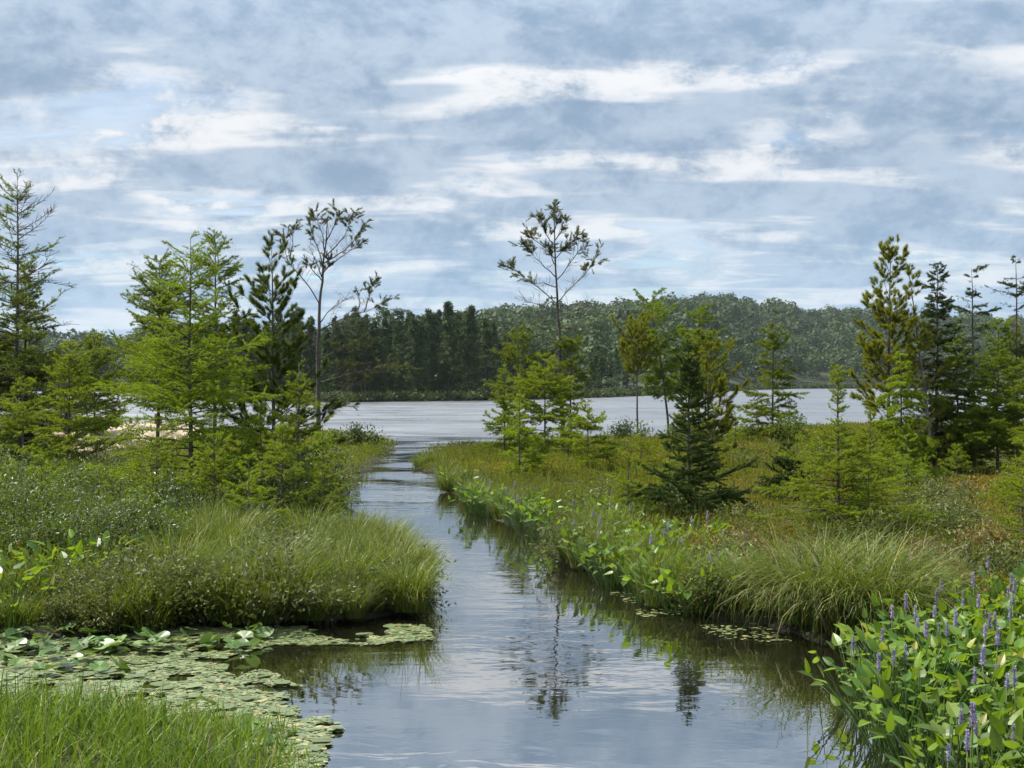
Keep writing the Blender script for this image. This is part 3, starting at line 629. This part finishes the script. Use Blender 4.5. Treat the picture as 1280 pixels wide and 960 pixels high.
# ------------------------------------------------------------------ sedge tussocks
def blades(b, O, az, L, lean, W, rng, droop=1.0, seg=5, t=None):
    """arching strips: O roots, az heading, L length, lean start tilt from upright"""
    k = len(O); s = np.linspace(0, 1, seg + 1)
    th = lean[:, None] + droop[:, None] * s[None] ** 1.3              # tilt from upright along the blade
    ds = (L / seg)[:, None]
    hor = np.concatenate([np.zeros((k, 1)), np.cumsum(np.sin(th[:, :-1]) * ds, 1)], 1)
    ver = np.concatenate([np.zeros((k, 1)), np.cumsum(np.cos(th[:, :-1]) * ds, 1)], 1)
    c = np.stack([O[:, 0:1] + np.cos(az)[:, None] * hor, O[:, 1:2] + np.sin(az)[:, None] * hor, O[:, 2:3] + ver], -1)
    tw = az + PI / 2 + rng.normal(size=k) * .7
    sd = np.stack([np.cos(tw), np.sin(tw), 0 * tw], -1)[:, None] * (W[:, None] * (1 - s[None] ** 2.2) * .5 + .0004)[..., None]
    v = np.stack([c - sd, c + sd], 2).reshape(k, -1, 3)
    f = []
    for i in range(seg): f += [(2 * i, 2 * i + 1, 2 * i + 3), (2 * i, 2 * i + 3, 2 * i + 2)]
    n = 2 * (seg + 1)
    b.add(v.reshape(-1, 3), (np.arange(k)[:, None, None] * n + np.array(f)[None]).reshape(-1, 3), np.repeat(rng.random(k) if t is None else t, n))
def tussock(seed, H, R, n, droop, W=.006, dead=.08):
    rng = np.random.default_rng(seed); b = B()
    a = rng.random(n) * 6.28; r = R * np.sqrt(rng.random(n)) * .55
    O = np.column_stack([np.cos(a) * r, np.sin(a) * r, rng.random(n) * .05])
    az = a + rng.normal(size=n) * 1.0; lean = np.abs(rng.normal(size=n)) * .26 + .3 * r / R
    L = H * (.55 + .6 * rng.random(n)); t = np.where(rng.random(n) < dead, .98, rng.random(n) * .78)
    blades(b, O, az, L, lean, W * (.7 + .6 * rng.random(n)), rng, droop * (.4 + rng.random(n)), 6, t)
    return b.mesh('sedge_tussock', M['sedge'])
tus = [tussock(90 + i, .85 + .12 * i, .5, 400, [.8, 1.3, 1.0, 1.7][i], .0115, .12) for i in range(4)]
tus_a = [tussock(95 + i, 1.2, .5, 520, 2.4, .0125, .16) for i in range(3)]
tus_s = [tussock(98 + i, .6, .35, 240, .9, .010) for i in range(3)]
rng = np.random.default_rng(21); n_t = 0
for _ in range(4000):
    if n_t >= 72: break
    x, y = rng.uniform(185, 522), rng.uniform(690, 788)
    P = at(x, y); e = edge(LEFT, P[None])[0]
    if e < (-.16 if n_t < 34 else .2) or (n_t < 34 and e > .15): continue
    o = link('sedge_tussock', tus[n_t % 4]); o.location = (P[0], P[1], .04); o.rotation_euler = (0, 0, rng.random() * 6.28)
    s = rng.uniform(.40, .62) if n_t < 34 else rng.uniform(.5, .86); o.scale = (s, s, s)
    tag(o, 'knee-high clump of green sedge on the point of the left bank', 'sedge', 'sedge clumps on the left point'); n_t += 1
for i, (x, y, s) in enumerate([(1010, 788, 1), (1050, 795, 1.05), (1092, 800, 1.0), (985, 776, .85), (1120, 782, .95), (1065, 770, 1), (1020, 762, .95), (960, 770, .8), (1135, 806, .8), (930, 768, .72), (1095, 765, .95), (1150, 780, .8)]):
    P = at(x, y); o = link('drooping_sedge', tus_a[i % 3]); o.location = (P[0], P[1], .06); o.rotation_euler = (0, 0, i * 1.7); o.scale = (s * .9,) * 3
    tag(o, 'silvery arching sedge clump drooping over the water on the right bank', 'sedge', 'arching sedge clumps on the right bank')
n_t = 0
for _ in range(9000):
    if n_t >= 70: break
    x, y = rng.uniform(520, 960), rng.uniform(575, 772); P = at(x, y); e = edge(RIGHT, P[None])[0]
    if not -.12 < e < .8: continue
    o = link('sedge_tuft', tus_s[n_t % 3]); o.location = (P[0], P[1], .02); o.rotation_euler = (0, 0, rng.random() * 6.28); s = rng.uniform(.6, 1.0); o.scale = (s, s, s)
    tag(o, 'short sedge tuft along the channel edge of the bog', 'sedge', 'short sedge tufts along the bog edge'); n_t += 1
n_t = 0
for _ in range(9000):
    if n_t >= 60: break
    x, y = rng.uniform(-60, 210), rng.uniform(700, 800); P = at(x, y); e = edge(LEFT, P[None])[0]
    if e < -.12: continue
    o = link('sedge_tuft', tus_s[n_t % 3]); o.location = (P[0], P[1], .02); o.rotation_euler = (0, 0, rng.random() * 6.28); s = rng.uniform(.6, .95); o.scale = (s, s, s)
    tag(o, 'short brownish sedge tuft at the water line of the far left bank', 'sedge', 'short sedge tufts of the left bank'); n_t += 1

# ------------------------------------------------------------------ ground cover that nobody could count
def scatter(poly, lo, hi, n, seed, emin=0.0, dens=None):
    rng = np.random.default_rng(seed)
    P = rng.random((n, 2)) * (np.array(hi) - lo) + lo
    vis = np.abs(P[:, 0]) < P[:, 1] * .47 + 1.5
    P = P[vis]; e = edge(poly, P); ok = e > emin
    if dens is not None: ok &= rng.random(len(P)) < dens(P)
    return P[ok], e[ok]
def sprigs(b, P, z, H, nleaf, leaf, rng, t0, ratio=.5):
    k = len(P); ii = np.repeat(np.arange(k), nleaf)
    Hh = H[ii]; u = rng.random(len(ii)) * .85 + .15
    O = np.column_stack([P[ii], z[ii] + Hh * u]); O[:, :2] += rng.normal(size=(len(ii), 2)) * (.25 * Hh)[:, None]
    d = nrm(rng.normal(size=(len(ii), 3)) * .7 + np.array([0, 0, .75])); y = nrm(np.cross(d, rng.normal(size=(len(ii), 3))))
    L = (leaf[ii] * (.7 + .6 * rng.random(len(ii))))[:, None]
    stamp(b, LEAF_V, LEAF_F, O, d * L, y * L * ratio, np.cross(d, y) * L, np.clip(t0[ii] + rng.normal(size=len(ii)) * .12, 0, 1))
rng = np.random.default_rng(33)
b = B()
P, e = scatter(RIGHT, (-5, 8), (34, 66), 230000, 34, .02, lambda P: np.clip(26.0 / P[:, 1], .25, 1))
z = ground_z(RIGHT, P) - .02
patch = fbm(P[:, 0] * .38 + 3, P[:, 1] * .30); right = np.clip((P[:, 0] / P[:, 1] - .16) * 4, 0, 1)
t0 = np.clip((patch - .36) * 2.0 + .42 * right * (P[:, 1] < 32) + .10, .02, 1) * np.clip(e / 1.2, .25, 1)
H = (.10 + .62 * np.clip(fbm(P[:, 0] * .95, P[:, 1] * .95) - .25, 0, 1) ** 1.1) * np.clip(.5 + e, .5, 1)
sprigs(b, P, z, H, 8, np.maximum(.032, .0017 * P[:, 1]), rng, t0)
tag(link('bog_shrubs', b.mesh('bog_shrubs', M['bog'])), 'low green and rusty orange leatherleaf covering the right-hand bog', 'ground cover', kind='stuff')
b = B()
P, e = scatter(RIGHT, (-5, 8), (30, 62), 60000, 36, .12, lambda P: np.clip(20.0 / P[:, 1], .2, 1) * (fbm(P[:, 0] * .5, P[:, 1] * .4 + 5) > .50) * np.clip(1.15 - 2.2 * (P[:, 0] / P[:, 1] - .12), .12, 1))
k = len(P); z = ground_z(RIGHT, P)
blades(b, np.column_stack([P, z]), rng.random(k) * 6.28, .3 + .35 * rng.random(k), np.abs(rng.normal(size=k)) * .2, np.maximum(.007, .0005 * P[:, 1]), rng, .2 + .5 * rng.random(k), 3, np.clip(rng.random(k) * .9, 0, 1))
tag(link('bog_sedge', b.mesh('bog_sedge', M['bog_sedge'])), 'fine green sedge growing through the right-hand bog', 'grass', kind='stuff')
b = B()
P, e = scatter(LEFT, (-26, 9), (2, 54), 110000, 35, .0, lambda P: np.clip(24.0 / P[:, 1], .25, 1) * (sand_h(P) < .3))
z = ground_z(LEFT, P) + sand_h(P) - .02
t0 = np.clip((fbm(P[:, 0] * .5, P[:, 1] * .5) - .42) * 1.5 + .12, .02, .85)
sprigs(b, P, z, .2 + .35 * fbm(P[:, 0], P[:, 1]), 7, np.maximum(.03, .0016 * P[:, 1]), rng, t0)
tag(link('undergrowth', b.mesh('undergrowth', M['bog'])), 'tangled low undergrowth of the left bank', 'ground cover', kind='stuff')
b = B()
P, e = scatter(NEAR, (-8, 5), (0, 11), 42000, 37, -.2)
k = len(P); z = np.maximum(ground_z(NEAR, P), -.02)
blades(b, np.column_stack([P, z]), rng.random(k) * 6.28, (.12 + .34 * rng.random(k)) * np.clip(.5 + e * .6, .4, 1.1) * (.45 + 1.1 * fbm(P[:, 0] * 2.6, P[:, 1] * 2.6)), np.abs(rng.normal(size=k)) * .42, .005 + .009 * rng.random(k) ** 2, rng, .1 + 1.7 * rng.random(k) ** 1.5, 5,
       np.where(rng.random(k) < .06, .97, np.clip(rng.random(k) * .6 + .5 * (fbm(P[:, 0] * 1.7 + 3, P[:, 1] * 1.7) - .3), 0, .75)))
tag(link('grass', b.mesh('grass', M['grass'])), 'bright green grass on the near bank at bottom left', 'grass', kind='stuff')

# ------------------------------------------------------------------ pickerelweed
u = np.array([0, .05, .22, .5, .8, 1.0]); hwid = np.array([.0, .22, .30, .25, .12, 0])
def lance(fold=.22, curl=.12, wide=1.0):
    v, f = [], []
    for a, h_ in zip(u, hwid):
        zc = -curl * a * a
        v += [(a, 0, zc), (a - (.06 if a == .05 else 0), h_ * wide * .88, zc + fold * h_), (a - (.06 if a == .05 else 0), -h_ * wide, zc + fold * h_)]
    for i in range(len(u) - 1):
        a, c = 3 * i, 3 * i + 3
        f += [(a, c, c + 1), (a, c + 1, a + 1), (a, c + 2, c), (a, a + 2, c + 2)]
    return np.array(v), f
LV, LF = lance()
def pickerel_mesh(seed, n, H, leaf, spikes):
    rng = np.random.default_rng(seed); C = B(); sp = []
    for i in range(n):
        a = rng.random() * 6.28; r = .16 * math.sqrt(rng.random()); hh = H * (.55 + .55 * rng.random()); sp_ = .10 + .16 * rng.random()
        o = np.array([np.cos(a) * r * .4, np.sin(a) * r * .4, -.12]); e = np.array([np.cos(a) * (r + sp_), np.sin(a) * (r + sp_), hh])
        mid = (o + e) / 2 + np.array([0, 0, .06])
        tube(C, [o, mid, e], [.006, .005, .004], 4, .2)
        tilt = rng.uniform(-.2, 1.4); d = nrm(np.array([np.cos(a) * math.cos(tilt), np.sin(a) * math.cos(tilt), math.sin(tilt)]) + rng.normal(size=3) * .25)
        y = nrm(np.cross(nrm(np.array([0, 0, 1.0]) + rng.normal(size=3) * .4), d)); z_ = np.cross(d, y); L = leaf * (.7 + .5 * rng.random())
        stamp(C, LV, LF, e[None], d[None] * L, y[None] * L, z_[None] * L, .97 if rng.random() < .03 else rng.random() * .66)
    for j in range(spikes):
        Sx, St = B(), B(); a = rng.random() * 6.28; x0, y0 = np.cos(a) * .1, np.sin(a) * .1; hh = H * (1.0 + .35 * rng.random())
        tube(St, [(x0 * .3, y0 * .3, -.12), (x0 * .8, y0 * .8, hh * .6), (x0, y0, hh)], [.006, .005, .004], 5, .3)
        n2 = 150; q_ = rng.random(n2); an = rng.random(n2) * 6.28; ln = .085 + .03 * rng.random(); rr = .008 * (1.15 - q_ * .6)
        Pp = np.column_stack([x0 + np.cos(an) * rr, y0 + np.sin(an) * rr, hh + q_ * ln])
        keep_ = rng.random(n2) > rng.uniform(0, .5) * (np.abs(q_ - rng.random()) < .35); 
        dd = nrm(np.column_stack([np.cos(an), np.sin(an), .5 + 0 * an]) + rng.normal(size=(n2, 3)) * .3)
        needles(Sx, Pp[keep_], dd[keep_], (.013 * (1.2 - q_ * .5))[keep_], .008, rng, rng.random(keep_.sum()))
        tube(Sx, [(x0, y0, hh), (x0, y0, hh + ln * .6), (x0, y0, hh + ln)], [.007, .006, .002], 6, .2)
        sp.append((St.mesh('stalk', M['stem'], True), Sx.mesh('flower_spike', M['spike'])))
    return C.mesh('foliage', M['pickerel']), sp
near_p = [pickerel_mesh(110 + i, 13, .42, .115, 1 if i < 3 else 0) for i in range(6)]
far_p = [pickerel_mesh(120 + i, 13, .38, .125, 1 if i < 1 else 0) for i in range(4)]
def pickerel(proto, x, y, z, rz, s, label, group):
    r = tag(empty('pickerelweed', (x, y, z), rz, s), label, 'plant', group)
    link('foliage', proto[0], r)
    for st, fl in proto[1]:
        a = link('stalk', st, r); link('flower_spike', fl, a)
    return r
PK = pts([(1062, 872), (1105, 850), (1145, 828), (1190, 806), (1240, 782), (1330, 765), (1500, 800), (1500, 1100), (1160, 1050), (1125, 960), (1090, 905)])
rng = np.random.default_rng(44); n_p = 0; used = []
for _ in range(20000):
    if n_p >= 225: break
    P = np.array([rng.uniform(1.5, 6.5), rng.uniform(5.2, 13.5)])
    if sdist(PK, P[None])[0] < -.02 or abs(P[0]) > P[1] * .47 + .6 or any((P[0] - a) ** 2 + (P[1] - c) ** 2 < .017 for a, c in used): continue
    used.append(P)
    fl = rng.random() < .42
    pickerel(near_p[rng.integers(0, 3) if fl else rng.integers(3, 6)], P[0], P[1], .0, rng.random() * 6.28, rng.uniform(.8, 1.12),
             'pickerelweed with a violet flower spike in the near right corner patch' if fl else 'leafy pickerelweed without flower in the near right corner patch',
             'flowering pickerelweed at near right' if fl else 'leafy pickerelweed at near right'); n_p += 1
n_p = 0; used = []
for _ in range(30000):
    if n_p >= 150: break
    x, y = rng.uniform(560, 960), rng.uniform(600, 770); P = at(x, y); e = edge(RIGHT, P[None])[0]
    if not -.25 < e < (1.6 if x > 720 else .5) or fbm(P[:1] * .9, P[1:] * .9)[0] < .36: continue
    pickerel(far_p[rng.integers(0, 4)], P[0], P[1], .02, rng.random() * 6.28, rng.uniform(.8, 1.1), 'broad-leaved pickerelweed along the channel edge of the right-hand bog', 'pickerelweed along the bog edge'); n_p += 1
for x, y, s in ((45, 756, 1.25), (75, 748, 1.1), (110, 752, 1.3), (138, 748, 1.25), (20, 762, 1.1), (160, 744, 1.0), (5, 800, 1.2), (-10, 790, 1.1), (12, 780, 1.2), (118, 744, 1.15), (58, 762, 1.1), (95, 765, 1.1)):
    P = at(x, y); pickerel(near_p[3 + int(x) % 3], P[0], P[1], .05, x * .7, s, 'tall broad-leaved water plant on the left bank below the thicket', 'broad-leaved plants on the left bank')

# ------------------------------------------------------------------ floating leaves
def pad_tmpl(n=14, notch=.35, cup=.0):
    a = np.linspace(notch, 2 * PI - notch, n); v = [(0.0, 0, 0)] + [(math.cos(t), math.sin(t), cup * (.5 + .5 * math.sin(3 * t))) for t in a]
    return np.array(v), [(0, i, i + 1) for i in range(1, n)]
def pad_mesh(seed, cup, mat, notch):
    rng = np.random.default_rng(seed); v, f = pad_tmpl(16, notch, cup)
    v = v.copy(); v[1:, :2] *= (1 + rng.normal(size=(16, 1)) * .04); v[:, 1] *= rng.uniform(.72, 1.0)
    b = B(); b.add(v, f, rng.random()); return b.mesh('lily_pad', mat)
pads = [pad_mesh(130 + i, .03, M['pad'], .12) for i in range(8)]
padg = [pad_mesh(140 + i, .16, M['padg'], .3) for i in range(6)]
MAT_L = pts([(-60, 805), (100, 798), (190, 788), (300, 784), (420, 778), (540, 782), (535, 800), (470, 806), (350, 808), (290, 822), (340, 850), (365, 862), (330, 880), (400, 885), (420, 910), (390, 955), (340, 985), (325, 962), (318, 945), (285, 928), (230, 915), (150, 904), (60, 892), (-60, 885)])
MAT_R = pts([(768, 742), (832, 744), (856, 766), (800, 774)]); MAT_R2 = pts([(880, 782), (960, 788), (1000, 802), (905, 800)])
rng = np.random.default_rng(55)
cand = []
for poly, lo, hi, n in ((MAT_L, (-5.6, 7.2), (-.6, 12.6), 110000), (MAT_R, (.9, 12.0), (2.1, 14.6), 1500), (MAT_R2, (1.6, 11.0), (2.7, 12.6), 700)):
    P = rng.random((n, 2)) * (np.array(hi) - lo) + lo
    e = sdist(poly, P) + (fbm(P[:, 0] * 2.2, P[:, 1] * 2.2) - .5) * .5
    hole = (fbm(P[:, 0] * 2.3 + 4, P[:, 1] * 2.3) > .60) | (vnoise(P[:, 0] * 7, P[:, 1] * 7) > .84)
    P = P[(e > 0) & ~hole]
    cand.append(P)
P = np.concatenate(cand); k = len(P)
size = .011 + .026 * rng.random(k) ** 2.6; big = np.zeros(k, bool); big[rng.choice(k, 200, replace=False)] = True
size[big] = .028 + .055 * rng.random(big.sum()) ** 2.5
b = B(); tv, tf = pad_tmpl(9, .05)
sm = ~big; az = rng.random(k) * 6.28; zz_ = .004 + .012 * rng.random(k)
X = np.column_stack([np.cos(az), np.sin(az), rng.normal(size=k) * .05]); Yv = np.column_stack([-np.sin(az), np.cos(az), rng.normal(size=k) * .05]); Z = np.tile([0, 0, 1.0], (k, 1))
sq = (.6 + .4 * rng.random(k))[:, None] * size[:, None]
tt = np.where(rng.random(k) < .09, .97, rng.random(k) * .75)
stamp(b, tv, tf, np.column_stack([P, zz_])[sm], (X * size[:, None])[sm], (Yv * sq)[sm], (Z * size[:, None])[sm], tt[sm])
tag(link('floating_leaves', b.mesh('floating_leaves', M['pad'])), 'mat of countless small grey-green floating leaves in the left cove', 'water plants', kind='stuff')
for i, j in enumerate(np.where(big)[0]):
    left = P[j, 0] < 0
    o = link('lily_pad', pads[i % 8]); o.location = (P[j, 0], P[j, 1], .018 + .003 * (i % 5)); o.rotation_euler = (rng.normal() * .05, rng.normal() * .05, az[j]); o.scale = (size[j],) * 3
    tag(o, 'round flat lily pad afloat in the left cove mat' if left else 'round flat lily pad afloat by the right bank', 'lily pad', 'lily pads of the left cove' if left else 'lily pads by the right bank')
for i in range(110):                                               # raised glossy pond-lily leaves
    x, y = (rng.uniform(-20, 330), rng.uniform(795, 822)) if i < 80 else (rng.uniform(190, 335), rng.uniform(880, 960))
    if i >= 95: x, y = rng.uniform(-10, 150), rng.uniform(826, 852)
    Q = at(x, y); o = link('pond_lily_leaf', padg[i % 6]); o.location = (Q[0], Q[1], .05 + .06 * rng.random()); s = rng.uniform(.06, .11); o.scale = (s, s, s)
    o.rotation_euler = (rng.normal() * .3, rng.normal() * .3, rng.random() * 6.28)
    tag(o, 'glossy green pond lily leaf standing clear of the water in the left cove', 'lily leaf', 'raised pond lily leaves of the left cove')

# ------------------------------------------------------------------ sand bank posts
b = B()
a_, c_ = atD(-30, 31.0), atD(215, 44.0)
n1_, n2_ = 60, 26; e_ = c_ - a_; nrm_ = np.array([-e_[1], e_[0]]) / np.linalg.norm(e_)
ii, jj = np.meshgrid(np.linspace(.12, 1.0, n1_), np.linspace(-1.9, 1.6, n2_), indexing='ij')
Pq = a_ + ii.reshape(-1, 1) * e_ + jj.reshape(-1, 1) * nrm_
zq = sand_h(Pq) + ground_z(LEFT, Pq) + .035 * (1 - (jj.ravel() / 1.9) ** 2) * 1.5 + (fbm(Pq[:, 0] * 2, Pq[:, 1] * 2) - .5) * .12
A = (np.arange(n1_ - 1)[:, None] * n2_ + np.arange(n2_ - 1)[None]).ravel()
b.add(np.column_stack([Pq, zq]), np.concatenate([np.stack([A, A + n2_, A + n2_ + 1], -1), np.stack([A, A + n2_ + 1, A + 1], -1)]))
tag(link('sand_path', b.mesh('sand_path', M['sand'], True)), kind='structure')
for x, yb, yt, wd, lb in ((163, 560, 522, 4, 'thin wooden post farthest left of those behind the sand bank'), (195, 562, 516, 5, 'brown wooden post beside a like one at the end of the sand bank'), (200, 562, 519, 5, 'brown wooden post rightmost at the end of the sand bank')):
    D_ = 41.5; k_ = D_ / F_PX; X, Y = atD(x, D_); b = B(); w_ = wd * k_ * .5; h0 = (562 - yt) * k_
    tube(b, [(0, 0, -.3), (0, 0, h0 * .5), (.01, 0, h0 - .02), (.01, 0, h0)], [w_, w_, w_ * .97, w_ * .8], 10)
    tag(link('wooden_post', b.mesh('wooden_post', M['wood'], True)), lb, 'post').location = (X, Y, .1)

# ------------------------------------------------------------------ far shore, conifer stand and wooded hill
XS = np.array([-400, -100, 150, 200, 300, 420, 600, 700, 760, 830, 900, 1000, 1100, 1700]); DS = np.array([330, 330, 320, 175, 160, 148, 162, 178, 196, 235, 320, 470, 480, 470])
CX = np.array([-400, 0, 60, 140, 180, 300, 420, 560, 600, 640, 700, 770, 830, 880, 930, 980, 1040, 1080, 1150, 1280, 1700]); CY = np.array([412, 418, 417, 420, 426, 436, 428, 406, 399, 393, 385, 378, 371, 369, 374, 381, 387, 390, 394, 397, 400])
shore = lambda x: np.interp(x, XS, DS)
def hill_z(x, D):
    s0 = shore(x); top = np.interp(x, CX, CY); crest = np.where(x < 190, 620.0, 780.0)
    zc = CAM_H + (HOR - top) * crest / F_PX - 12.5
    t = np.clip((D - s0) / (crest - s0), 0, 1.3)
    return .35 + (zc - .35) * np.where(t < 1, t * t * (3 - 2 * t) * .45 + t * .55, 1 - (t - 1) * .9) + (fbm(x * .012, D * .012) - .5) * 6 * np.clip(t * 3, 0, 1) * np.clip((1.05 - t) * 4, .15, 1)
xs = np.linspace(-400, 1700, 170); tq = np.linspace(0, 1, 60)
Xg, Tg = np.meshgrid(xs, tq, indexing='ij'); Dg = shore(Xg) + (Tg ** 1.5) * (1000 - shore(Xg))
zg = hill_z(Xg, Dg); zg[:, 0] = -.4; zg[:, 1] = .3
b = B(); nx, ny = Xg.shape; i, j = np.meshgrid(np.arange(nx - 1), np.arange(ny - 1), indexing='ij'); A = (i * ny + j).ravel()
b.add(np.column_stack([((Xg - 640) / F_PX * Dg).ravel(), Dg.ravel(), zg.ravel()]), np.concatenate([np.stack([A, A + ny, A + ny + 1], -1), np.stack([A, A + ny + 1, A + 1], -1)]))
tag(link('hill', b.mesh('hill', M['far_ground'], True)), kind='structure')

rng = np.random.default_rng(66)
n = 5200; x = rng.uniform(-180, 1480, n); s0 = shore(x); D = s0 + 12 + (rng.random(n) ** .8) * (830 - s0 - 12)
r = rng.choice([1.0, 1.0, 1.35, .65], n) * rng.uniform(2.6, 5.4, n) * np.clip(D / 420, .45, 1); z = hill_z(x, D); c = np.column_stack([(x - 640) / F_PX * D, D, z + r * 1.15])
b = B(); kk = 240; ii = np.repeat(np.arange(n), kk)
d = rng.normal(size=(n * kk, 3)); d[:, 2] = np.abs(d[:, 2]) * 1.1 - .25; d = nrm(d)
lump = 1 + .30 * (fbm(d[:, 0] * 2.2 + ii * 1.37, d[:, 1] * 2.2 + d[:, 2] * 2) - .5) * 2
O = c[ii] + d * np.array([1, 1, 1.05]) * (r[ii] * lump * (.72 + .3 * rng.random(len(ii))))[:, None]
dd = nrm(d + rng.normal(size=d.shape) * .42); sd = nrm(np.cross(dd, rng.normal(size=d.shape))); cr = np.cross(dd, sd); sz = (r[ii] * .122 * (.6 + .8 * rng.random(len(ii))))[:, None]
v = np.stack([O + sd * sz, O - sd * sz * .6 + cr * sz * .9, O - sd * sz * .5 - cr * sz], 1).reshape(-1, 3)
hue = np.clip((rng.random(n) ** 1.3 * .7 + .3 * fbm(x * .02, D * .02))[ii] * .92 + rng.random(len(ii)) * .1, 0, 1)
b.add(v, np.arange(len(v)).reshape(-1, 3), np.repeat(hue, 3))
tag(link('hill_forest', b.mesh('hill_forest', M['far_leaf'])), 'broadleaf forest covering the low hill beyond the lake', 'forest', kind='stuff')

def far_conifer(seed, H, R, kind):
    rng = np.random.default_rng(seed); T, C = B(), B()
    tube(T, [(0, 0, -.3), (0, 0, H * .5), (.05, 0, H)], [.16, .1, .02], 5)
    nb = 115; t = (.06 if kind != 'pine' else .3) + (1 - (.06 if kind != 'pine' else .3)) * rng.random(nb) ** .9
    if kind == 'pine': Lr = R * np.sqrt(np.clip(1 - ((t - .72) / .34) ** 2, .05, 1)) * (.5 + .7 * rng.random(nb))
    else: Lr = R * ((1 - t) ** .75 * (.55 + .6 * rng.random(nb)) + .07)
    az = rng.random(nb) * 6.28; kk = 34; ii = np.repeat(np.arange(nb), kk); q = rng.random(nb * kk) ** .6
    drop = (-.25 if kind != 'pine' else .25)
    O = np.column_stack([np.cos(az)[ii] * Lr[ii] * q, np.sin(az)[ii] * Lr[ii] * q, H * t[ii] + Lr[ii] * q * drop]) + rng.normal(size=(nb * kk, 3)) * np.array([.14, .14, .10])
    d = nrm(np.column_stack([np.cos(az)[ii], np.sin(az)[ii], np.full(nb * kk, drop)]) + rng.normal(size=(nb * kk, 3)) * .55)
    needles(C, O, d, .22 + .26 * rng.random(nb * kk), .09 + .06 * rng.random(nb * kk), rng, np.clip(.75 * rng.random(nb)[ii] + .25 * rng.random(nb * kk), 0, 1))
    tip = np.array([[0, 0, H]]); needles(C, np.repeat(tip - [0, 0, .5], 8, 0), nrm(rng.normal(size=(8, 3)) * .15 + [0, 0, 1]), .8, .12, rng, .4)
    return T.mesh('trunk', M['bark'], True), C.mesh('crown', M['far_conifer'])
fc = [far_conifer(150 + i, 10.5, 1.3 + .25 * (i % 3), 'spruce') for i in range(6)] + [far_conifer(160 + i, 11.5, 2.1, 'pine') for i in range(3)]
TX = [180, 230, 300, 360, 420, 470, 500, 535, 580, 610, 640, 680, 720, 780, 840, 900, 1000]; TY = [418, 405, 398, 392, 392, 392, 398, 384, 392, 398, 416, 428, 440, 446, 452, 462, 470]
rng = np.random.default_rng(77); n_c = 0
while n_c < 260:
    x = rng.uniform(170, 960) if n_c > 150 else rng.uniform(170, 720)
    row = rng.random() ** 1.4; D = shore(x) + 3.5 + row * 40
    ty = np.interp(x, TX, TY) + (abs(rng.normal()) * 22 - 2 if rng.random() < .62 else (rng.uniform(-12, 4) if rng.random() < .3 else rng.uniform(18, 50)))
    i = rng.integers(0, 6) if rng.random() < .8 else rng.integers(6, 9)
    z = float(hill_z(np.array([x]), np.array([D]))[0]); H = CAM_H + (HOR - ty) * D / F_PX - z
    if H < 2.0: continue
    s = H / (10.5 if i < 6 else 11.5); X, Y = atD(x, D)
    r_ = empty('conifer_tree', (X, Y, z), rng.random() * 6.28); wd = s ** .6 * rng.uniform(.7, 1.2); r_.scale = (wd, wd, s)
    west = x < 640
    tag(r_, 'dark spire of the tall conifer stand on the far left shore' if west else 'short conifer at the foot of the wooded hill across the lake', 'tree', 'conifers of the far left shore' if west else 'conifers at the foot of the hill')
    link('trunk', fc[i][0], r_); link('crown', fc[i][1], r_); n_c += 1
# pale shrubs along the far water line
rng = np.random.default_rng(88); n = 1500; x = rng.uniform(-100, 1400, n); D = shore(x) + rng.random(n) * 4 - 1.0
c = np.column_stack([(x - 640) / F_PX * D, D, .3 + 0 * x]); kk = 26; ii = np.repeat(np.arange(n), kk); rr = (rng.uniform(.3, 1.0, n) * np.clip(D / 170, 1, 1.8))[ii]
d = nrm(rng.normal(size=(n * kk, 3))); d[:, 2] = np.abs(d[:, 2]); b = B()
needles(b, c[ii] + d * rr[:, None] * .8, nrm(d + rng.normal(size=d.shape) * .5), .45 * np.clip(D[ii] / 170, 1, 2), .22 * np.clip(D[ii] / 170, 1, 2), rng, np.clip(.5 * rng.random(n)[ii] + .5 * rng.random(n * kk), 0, 1))
tag(link('shore_shrubs', b.mesh('shore_shrubs', M['shore'])), 'low pale green shrubs fringing the far shore', 'shrubs', kind='stuff')

# ------------------------------------------------------------------ the air over the lake
m, q = new_mat('haze_air'); pv = q.n('ShaderNodeVolumePrincipled'); pv.inputs['Color'].default_value = (.80, .88, 1.0, 1)
pv.inputs['Density'].default_value = .00008; pv.inputs['Anisotropy'].default_value = .2
o = q.n('ShaderNodeOutputMaterial'); q.put(o.inputs['Volume'], pv.outputs[0])
b = B(); hx = np.array([(x, y, z) for x in (-1250, 1250) for y in (-70, 1950) for z in (-1.6, 95)], float)
b.add(hx, [(0, 1, 3), (0, 3, 2), (4, 6, 7), (4, 7, 5), (0, 4, 5), (0, 5, 1), (2, 3, 7), (2, 7, 6), (0, 2, 6), (0, 6, 4), (1, 5, 7), (1, 7, 3)])
tag(link('haze', b.mesh('haze', m)), kind='stuff')

# ------------------------------------------------------------------ render settings
S.view_settings.view_transform = 'Standard'; S.view_settings.look = 'None'; S.view_settings.gamma = 1.0; S.view_settings.use_curve_mapping = False
S.view_settings.exposure = 0.9
S.render.engine = 'CYCLES'
c = S.cycles
c.max_bounces = 8; c.diffuse_bounces = 5; c.glossy_bounces = 3; c.transmission_bounces = 3; c.transparent_max_bounces = 4; c.volume_bounces = 0
c.caustics_reflective = False; c.caustics_refractive = False; c.sample_clamp_indirect = 6.0
c.use_denoising = True; c.denoiser = 'OPENIMAGEDENOISE'; c.denoising_prefilter = 'ACCURATE'
c.use_adaptive_sampling = True; c.adaptive_threshold = .015
